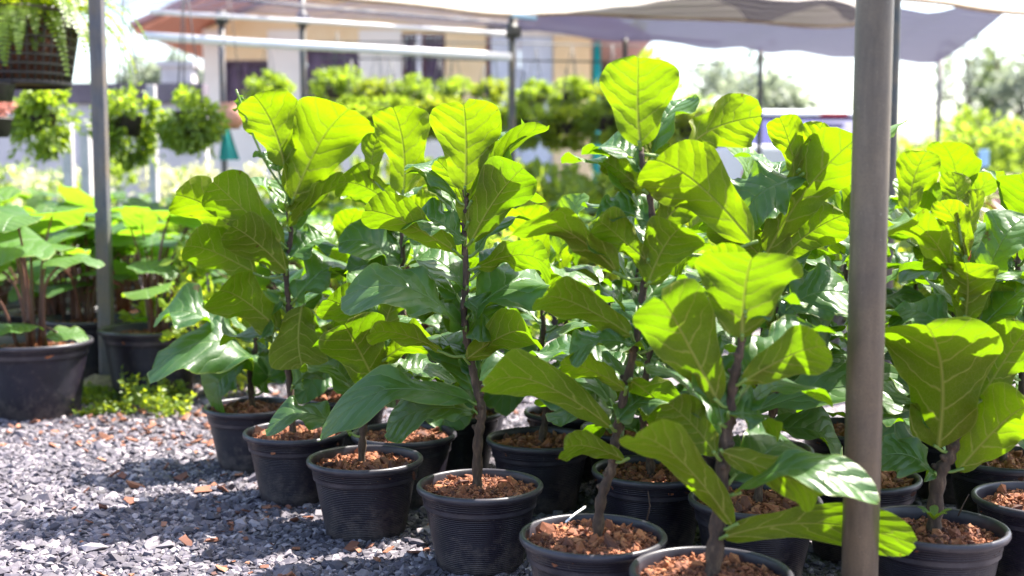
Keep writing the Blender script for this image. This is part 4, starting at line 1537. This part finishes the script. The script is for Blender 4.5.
fern_basket()
r_ = empty('hanging_pot', at(-4, 128, 6.0))
tag(r_, 'small black pot with pink flowers hanging at the left edge', 'hanging pot')
mb = MB(); mb.lathe([(0, -.045), (.06, -.045), (.078, .04), (.082, .042), (.08, .05), (.07, .03), (0, .03)], 24); mb.build('pot', M['basket'], r_)
mb = MB(); blob(mb, (0, 0, .10), .085, .06, 260, .04, random.Random(3), 0, 0, .3, 8); mb.build('blossoms', M['flower_pink'], r_, smooth=False)
mb = MB()
for k_ in range(3):
    a = 2 * PI * k_ / 3
    mb.tube([(.078 * math.cos(a), .078 * math.sin(a), .04), (0, 0, .9)], .003, 5)
mb.build('hanger', M['wire'], r_)
r_ = empty('hanging_pot', at(-6, 92, 5.4))
tag(r_, 'dark slotted pot hanging under the fern basket at the left edge', 'hanging pot')
mb = MB(); mb.lathe([(0, -.04), (.075, -.04), (.09, .03), (.094, .032), (.09, .04), (.08, .03), (0, .02)], 24); mb.build('pot', M['basket'], r_)
mb = MB()
for k_ in range(3):
    a = 2 * PI * k_ / 3
    mb.tube([(.09 * math.cos(a), .09 * math.sin(a), .035), (0, 0, .9)], .003, 5)
mb.build('hanger', M['wire'], r_)

# ------------------------------------------------------------------ weeds round the post foot
wd = MB()
rn = random.Random(12)
for i in range(150):
    px = 62 + 128 * rn.random()
    q = at_z(px, 392 + 26 * rn.random() + (6 if px > 150 else 0), 0)
    h = rn.uniform(.04, .16) * (1 - abs(px - 125) / 150) * (.38 if 76 < px < 124 else 1)
    tip = q + V((rn.uniform(-.05, .05), rn.uniform(-.05, .05), h))
    wd.tube([q, q.lerp(tip, .5) + V((0, 0, .01)), tip], .0014, 4, 0)
    for j in range(11):
        p = q.lerp(tip, .25 + .75 * j / 10)
        sprig(wd, p, V((rn.gauss(0, 1), rn.gauss(0, 1), rn.uniform(-.1, .8))), rn.uniform(.016, .032), rn, 0, .6)
wd_o = wd.build('weeds', M['weed_leaf'], smooth=False)
tag(wd_o, 'low bright green weeds sprouting round the muddy foot of the slim grey post', 'weeds', kind='stuff')

# ------------------------------------------------------------------ boundary wall and small uprights at the left
D = 13.0
mb = MB()
wr = empty('boundary_wall', (0, D, 0))
tag(wr, 'pale grey boundary wall with a dark coping, left of the house', 'wall')
x0, x1 = at(-60, 100, D).x, at(206, 100, D).x
mb.box(((x0 + x1) / 2, 0, .86), (x1 - x0, .14, 1.72)); mb.build('wall', M['wallgrey'], wr, smooth=False)
mb = MB(); mb.box(((x0 + x1) / 2, 0, 1.83), (x1 - x0, .24, .21)); mb.build('coping', M['walldark'], wr, smooth=False)
for px, lab in ((68, 'short pale concrete post left of the slim grey post'), (86, 'short pale concrete post close behind the slim grey post')):
    mb = MB(); q = at(px, 150, 9.6); mb.box((q.x, 9.6, .68), (.075, .075, 1.36))
    tag(mb.build('concrete_post', M['concrete'], smooth=False, bevel=.006), lab, 'post', 'concrete posts')
mb = MB(); q = at(153, 150, 9.6); mb.box((q.x, 9.6, .83), (.065, .065, 1.66))
tag(mb.build('concrete_post', M['concrete'], smooth=False, bevel=.006), 'taller pale post between the two right-hand round hanging plants', 'post', 'concrete posts')
mb = MB(); q = at(180, 76, 13.6); mb.box((q.x, 13.6, 1.08), (.34, .3, 2.16)); mb.box((q.x, 13.6, 2.19), (.42, .38, .06))
tag(mb.build('gate_pillar', M['concrete'], smooth=False), 'pinkish gate pillar rising above the boundary wall', 'pillar')
# salmon pot and teal bin before the house
r_ = empty('hanging_pot', at(231, 116, 8.4)); tag(r_, 'round salmon pot hanging before the left pillar of the house', 'hanging pot')
mb = MB(); mb.lathe([(0, -.09), (.05, -.088), (.085, -.05), (.095, 0), (.088, .05), (.07, .08), (.075, .088), (.06, .08), (0, .06)], 28); mb.build('pot', M['pinkpot'], r_)
mb = MB(); mb.tube([(-.075, 0, .08), (0, 0, .9)], .003, 5); mb.tube([(.075, 0, .08), (0, 0, .9)], .003, 5); mb.build('hanger', M['wire'], r_)
r_ = empty('teal_sheet', at(229, 160, 8.6)); tag(r_, 'pointed teal cloth hanging below the round salmon pot', 'cloth')
mb = MB()
vs, fs = [], []
for j in range(9):
    for i in range(9):
        u_, v_ = i / 8, j / 8
        wdt = .012 + .062 * (1 - v_)
        vs.append(((u_ - .5) * 2 * wdt - .02 * v_, .018 * math.sin(u_ * 9) , v_ * .26))
n0 = len(vs)
vs += [(x, y + .012, z) for x, y, z in vs]
for j in range(8):
    for i in range(8):
        a = j * 9 + i
        fs.append((a, a + 1, a + 10, a + 9)); fs.append((n0 + a, n0 + a + 9, n0 + a + 10, n0 + a + 1))
mb.add(vs, fs); mb.build('cloth', M['teal'], r_)
mb = MB(); mb.tube([(-.02, .006, .25), (-.02, .006, .6)], .003, 5); mb.build('cord', M['wire'], r_)

# ------------------------------------------------------------------ house
HD = 18.0
SX = HD / FPX
hx = lambda px: (px - 512) * SX
hz = lambda py: at(512, py, HD).z
house = empty('house', (0, HD, 0))
tag(house, 'single-storey cream house with a salmon gable and purple-curtained windows', 'house')


def hbox(mb, px0, px1, py0, py1, y0, y1):
    z1, z0 = hz(py0), (hz(py1) if py1 is not None else 0)
    mb.box(((hx(px0) + hx(px1)) / 2, (y0 + y1) / 2, (z0 + z1) / 2), (hx(px1) - hx(px0), y1 - y0, z1 - z0))


mb = MB()
# wall with openings as piers and bands
hbox(mb, 207, 226, 30, None, 0, .25)
hbox(mb, 271, 305, 30, None, 0, .25)
hbox(mb, 361, 403, 30, None, 0, .25)
hbox(mb, 225.9, 271.1, 112, None, 0.004, .246); hbox(mb, 304.9, 361.1, 106, None, 0.004, .246); hbox(mb, 402.9, 446, 112, None, 0.004, .246)
mb.build('wall', M['plaster'], house, smooth=False)
mb = MB()
for a_ in ((226.1, 270.9, 30, 60, .01, .24), (305.1, 360.9, 30, 46, .01, .24), (446.1, 486, 30, None, 0, .25), (403.1, 445.9, 30, 33, .01, .24)):
    mb = MB(); hbox(mb, *a_); mb.build('wall', M['peach'], house, smooth=False)
mb = MB(); hbox(mb, 553, 590, 36, None, 0, .25); mb.build('wall', M['peach'], house, smooth=False)
# gable
ap_x, ap_z = hx(390), hz(30) + (390 - 205) * SX * .40
g0, g1 = hx(207), hx(575)
zb = hz(30) + .002
mb = MB()
mb.add([(g0, .02, zb), (g1, .02, zb), (ap_x, .02, ap_z), (g0, .24, zb), (g1, .24, zb), (ap_x, .24, ap_z)], [(0, 1, 2), (5, 4, 3), (0, 3, 4, 1), (1, 4, 5, 2), (2, 5, 3, 0)])
mb.build('gable', M['peach'], house, smooth=False)


def roofplane(mb, xa, za, xb, zb_, y0, y1, th):
    mb.add([(xa, y0, za), (xb, y0, zb_), (xb, y1, zb_), (xa, y1, za), (xa, y0, za + th), (xb, y0, zb_ + th), (xb, y1, zb_ + th), (xa, y1, za + th)],
           [(0, 3, 2, 1), (4, 5, 6, 7), (0, 1, 5, 4), (2, 3, 7, 6), (1, 2, 6, 5), (0, 4, 7, 3)])


HR0 = -1.3
# the left slope falls to the low tip beside the wall
tipx, tipz = (140 - 512) * 16.7 / FPX, at(140, 33, 16.7).z
slp = (ap_z + .16 - tipz) / (ap_x - tipx)
mb = MB(); roofplane(mb, tipx, tipz, ap_x, ap_z + .16, HR0, 7, .05); mb.build('soffit', M['salmon'], house, smooth=False)
mb = MB(); roofplane(mb, tipx - .05, tipz + .054, ap_x, ap_z + .218, HR0 - .06, 7.1, .09)
roofplane(mb, ap_x + .003, ap_z + .218, hx(640), ap_z + .218 - slp * (hx(640) - ap_x), HR0 - .06, 7.1, .09)
mb.build('roof', M['rooftile'], house, smooth=False)
mb = MB(); hbox(mb, 207, 590, 30, None, 6.0, 6.2); mb.build('wall', M['plaster'], house, smooth=False)
for a_, b_, c_ in ((207, 213, 31), (584, 590, 37)):
    mb = MB(); hbox(mb, a_, b_, c_, None, .3, 5.99); mb.build('wall', M['plaster'], house, smooth=False)


def hwindow(px0, px1, py0, py1, fm, bars):
    f = MB()
    t_ = 2.2
    hbox(f, px0, px1, py0, py0 + t_, .06, .16); hbox(f, px0, px1, py1 - t_, py1, .06, .16)
    hbox(f, px0, px0 + t_, py0 + t_, py1 - t_, .06, .16); hbox(f, px1 - t_, px1, py0 + t_, py1 - t_, .06, .16)
    for bx in bars:
        hbox(f, bx - 1, bx + 1, py0 + t_, py1 - t_, .06, .16)
    wo = f.build('window', fm, house, smooth=False)
    c_ = MB()
    n = 40
    xa, xb = hx(px0 + t_), hx(px1 - t_)
    za, zb_ = hz(py1 - t_), hz(py0 + t_)
    vs, fs = [], []
    for i in range(n + 1):
        x = xa + (xb - xa) * i / n
        y = .20 + .015 * math.sin(i * 1.5)
        vs += [(x, y, za), (x, y, zb_)]
    fs = [(2 * i, 2 * i + 2, 2 * i + 3, 2 * i + 1) for i in range(n)]
    c_.add(vs, fs)
    c_.build('curtain', M['curtain'], wo)


hwindow(226, 271, 60, 112, M['curtain'], [248])
hwindow(305, 361, 46, 106, M['curtain'], [332])
hwindow(403, 446, 33, 112, M['frame_red'], [424])
mb = MB(); hbox(mb, 418, 422.5, 34, 111, .02, .055); mb.build('window_post', M['white_frame'], house, smooth=False)
mb = MB(); hbox(mb, 486.3, 491, 33, None, .05, .2); mb.build('door_frame', M['frame_red'], house, smooth=False)
mb = MB(); hbox(mb, 491.2, 519, 36, None, .03, .12); mb.build('door', M['panelblue'], house, smooth=False, bevel=.01)
mb = MB(); hbox(mb, 520, 552.5, 36, None, .05, .14); mb.build('door', M['panelblue'], house, smooth=False, bevel=.01)
mb = MB(); hbox(mb, 486.3, 590, 25, 35.7, .02, .22); mb.build('lintel', M['plaster'], house, smooth=False)

mb = MB(); q = at(597, 70, 17); mb.tube([(q.x, 17, 0), (q.x, 17, at(597, 42, 17).z)], .055, 12)
tag(mb.build('teal_post', M['teal']), 'teal painted post beside the orange end of the house', 'post')

# ------------------------------------------------------------------ car
def car():
    q = at(772, 150, 14.0)
    root = empty('parked_car', (q.x, 14.9, 0), R(6))
    tag(root, 'white sport utility car parked beyond the figs, its rear window dark blue', 'car')
    # stations along y (rear at -2): half width, z bottom, z belt
    b = MB()
    ys_ = [-2.15, -2.1, -1.6, -.8, .2, 1.1, 1.7, 2.05, 2.15]
    prof = []
    vs, fs = [], []
    for y in ys_:
        e = min(1, (2.2 - abs(y)) / .35)
        hw = .88 * (.90 + .10 * e)
        zt = 1.28 - (.16 if y > 1.0 else 0) - (.1 if y > 1.9 else 0)
        zb_ = .32 + (.08 if abs(y) > 1.9 else 0)
        ring = [(-hw * .92, zb_), (-hw, zb_ + .18), (-hw, .8), (-hw * .95, zt), (hw * .95, zt), (hw, .8), (hw, zb_ + .18), (hw * .92, zb_)]
        vs += [(x, y, z) for x, z in ring]
    n = 8
    for i in range(len(ys_) - 1):
        for k_ in range(n):
            k2 = (k_ + 1) % n
            fs.append((i * n + k_, (i + 1) * n + k_, (i + 1) * n + k2, i * n + k2))
    fs.append(tuple(range(n))); fs.append(tuple((len(ys_) - 1) * n + k_ for k_ in range(n - 1, -1, -1)))
    b.add(vs, fs)
    body = b.build('body', M['carpaint'], root, smooth=False, bevel=.05)
    # cabin pillars and roof
    cb = MB()
    rz_ = 1.60
    cb.add([(-.66, -1.75, rz_), (.66, -1.75, rz_), (.66, .35, rz_), (-.66, .35, rz_), (-.62, -1.72, rz_ + .07), (.62, -1.72, rz_ + .07), (.62, .28, rz_ + .07), (-.62, .28, rz_ + .07)],
           [(3, 2, 1, 0), (4, 5, 6, 7), (0, 1, 5, 4), (1, 2, 6, 5), (2, 3, 7, 6), (3, 0, 4, 7)])
    cb.build('car_roof', M['carpaint'], root, smooth=False, bevel=.03)
    for s in (-1, 1):
        for ya, yb in ((-2.08, -1.72), (-.6, -.6), (1.05, .32)):
            pl = MB()
            pl.tube([(s * .80, ya, 1.25), (s * .65, yb, 1.61)], .045, 8)
            pl.build('pillar', M['carpaint'], root)
    gl = MB()
    lo_, hi_ = 1.27, 1.61
    A_ = [(-.77, -2.06, lo_), (.77, -2.06, lo_), (.79, 1.02, lo_), (-.79, 1.02, lo_)]
    B_ = [(-.63, -1.70, hi_), (.63, -1.70, hi_), (.63, .33, hi_), (-.63, .33, hi_)]
    for i, nm in enumerate(('rear_window', 'side_window', 'windscreen', 'side_window')):
        gl = MB()
        j = (i + 1) % 4
        gl.add([A_[i], A_[j], B_[j], B_[i]], [(0, 1, 2, 3)])
        gl.build(nm, M['carglass'], root, smooth=False)
    bl = MB(); bl.box((0.3, -1.79, 1.615), (.3, .03, .035)); bl.build('brake_light', M['lamp_red'], root, smooth=False)
    for s in (-1, 1):
        tl = MB(); tl.box((s * .75, -2.155, .88), (.14, .06, .26)); tl.build('tail_light', M['lamp_red'], root, smooth=False, bevel=.015)
    bp = MB(); bp.box((0, -2.19, .45), (1.62, .12, .2)); bp.build('bumper', M['tyre'], root, smooth=False, bevel=.03)
    pt = MB(); pt.box((0, -2.175, .80), (.5, .012, .13)); pt.build('number_plate', M['white_frame'], root, smooth=False)
    for sx_ in (-1, 1):
        for yy in (-1.35, 1.35):
            wm = MB(); pr = [(.2, -.1), (.32, -.1), (.345, -.07), (.345, .07), (.32, .1), (.2, .1)]
            wm.lathe(pr, 28)
            wo = wm.build('wheel', M['tyre'], root); wo.location = (sx_ * .84, yy, .345); wo.rotation_euler = (0, PI / 2, 0)
            hm = MB(); hm.lathe([(0, -.07), (.2, -.08), (.2, .08), (0, .07)], 20); hm.build('hubcap', M['alloy'], wo)


car()

# ------------------------------------------------------------------ trees and bushes
def tree(label, px, d_, h, cr, n, s, mat, seed, slim=1.0, low=.35, group='trees beyond the nursery', name='tree', lumps=26):
    rn = random.Random(seed)
    q = at(px, 150, d_)
    root = empty(name, (q.x, d_, 0))
    tag(root, label, 'tree', group)
    tr = MB()
    tp_ = [V((0, 0, -.1)), V((rn.uniform(-.1, .1), 0, h * .3)), V((rn.uniform(-.2, .2), 0, h * .6)), V((0, 0, h * .92))]
    pa = catmull(tp_, 5)
    tr.tube(pa, [h * .028 * (1 - .85 * i / (len(pa) - 1)) for i in range(len(pa))], 8)
    for i in range(9):
        k_ = pa[5 + i]
        a = i * 2.4
        e = k_ + V((math.cos(a) * cr * .7, math.sin(a) * cr * .7, h * .10))
        tr.tube([k_, k_.lerp(e, .5) + V((0, 0, .03 * h)), e], [h * .01, h * .006, h * .002], 6)
    tr.build('trunk', M['tree_bark'], root)
    fo = MB()
    cz = h * (low + 1) / 2
    blob(fo, (0, 0, cz), cr, h * (1 - low) / 2, n, s, rn, 0, .1, .35, lumps)
    fo.build('crown', mat, root, smooth=False)
    return root


tree('loose grey-green tree behind the white car', 752, 30, 4.2, 1.55, 2600, .22, M['grey_leaf'], 1)
tree('pale lime bush-tree to the right end of the house', 640, 22, 3.3, 1.1, 1900, .2, M['bush_leaf'], 2, low=.12)
tree('small lime tree close behind the teal post', 606, 24, 3.9, 1.0, 1700, .2, M['bush_leaf'], 3, low=.1)
tree('small round blue-green tree over the boundary wall', 182, 30, 4.3, 1.3, 2600, .2, M['grey_leaf'], 4)
tree('slender dark conifer rising at the far right', 992, 36, 5.2, .42, 1300, .2, M['tree_leaf'], 5, low=.15)
tree('tall wispy grey tree left of the slender conifer', 962, 38, 5.6, 1.3, 1300, .2, M['grey_leaf'], 6, low=.25)
tree('tall wispy grey tree at the right edge', 1024, 34, 5.0, 1.4, 1700, .2, M['grey_leaf'], 7, low=.2)
tree('bright rounded yellow-green tree right of the thin pale post', 975, 17, 1.95, .85, 2400, .14, M['bush_leaf'], 8, low=.1)
tree('bright yellow-green tree left of the thin pale post', 915, 18, 1.75, .8, 2200, .14, M['bush_leaf'], 9, low=.08)
tree('bright yellow-green tree at the right edge of the photo', 1030, 17.5, 1.7, .7, 1900, .14, M['bush_leaf'], 10, low=.08)
tree('low grey-green bush-tree between the car and the brown post', 835, 26, 2.6, 1.2, 1900, .18, M['tree_leaf'], 11, low=.1)
tree('low lime tree left of the car', 700, 24, 2.5, 1.1, 1900, .18, M['bush_leaf'], 12, low=.1)
tree('lime tree over the roof of the car', 800, 21, 2.2, .7, 1500, .16, M['lime_leaf'], 13, low=.2)
tree('pale tree at the far left beyond the boundary wall', 90, 26, 3.0, 1.2, 1600, .18, M['bush_leaf'], 14, low=.1)
tree('pale tree behind the fern basket corner', 20, 27, 3.2, 1.3, 1600, .18, M['bush_leaf'], 15, low=.1)
# small pale blue sign board among the right bushes
r_ = empty('blue_board', at(984, 158, 14.5)); tag(r_, 'small pale blue board among the bright bushes on the right', 'board')
r_.location.z = 0
zq = at(984, 158, 14.5).z
mb = MB(); mb.box((0, 0, zq), (.11, .03, .2)); mb.build('panel', M['bluepaint'], r_, smooth=False, bevel=.004)
mb = MB(); mb.tube([(0, .03, 0), (0, .03, zq)], .015, 8); mb.build('stake', M['post_dark'], r_)
# far tree belt closes the horizon
mb = MB()
rn = random.Random(99)
for i in range(70):
    x = -45 + i * 1.3 + rn.uniform(-.5, .5)
    h = rn.uniform(1.6, 3.0) if x < 12 else rn.uniform(2.2, 3.4)
    blob(mb, (x, 52 + rn.uniform(-2, 2), h * .5), 1.2, h * .55, 170, .42, rn, 0, 0, .3, 7)
tag(mb.build('tree_belt', M['grey_leaf'], smooth=False), 'far hazy belt of trees along the horizon', 'trees', kind='stuff')
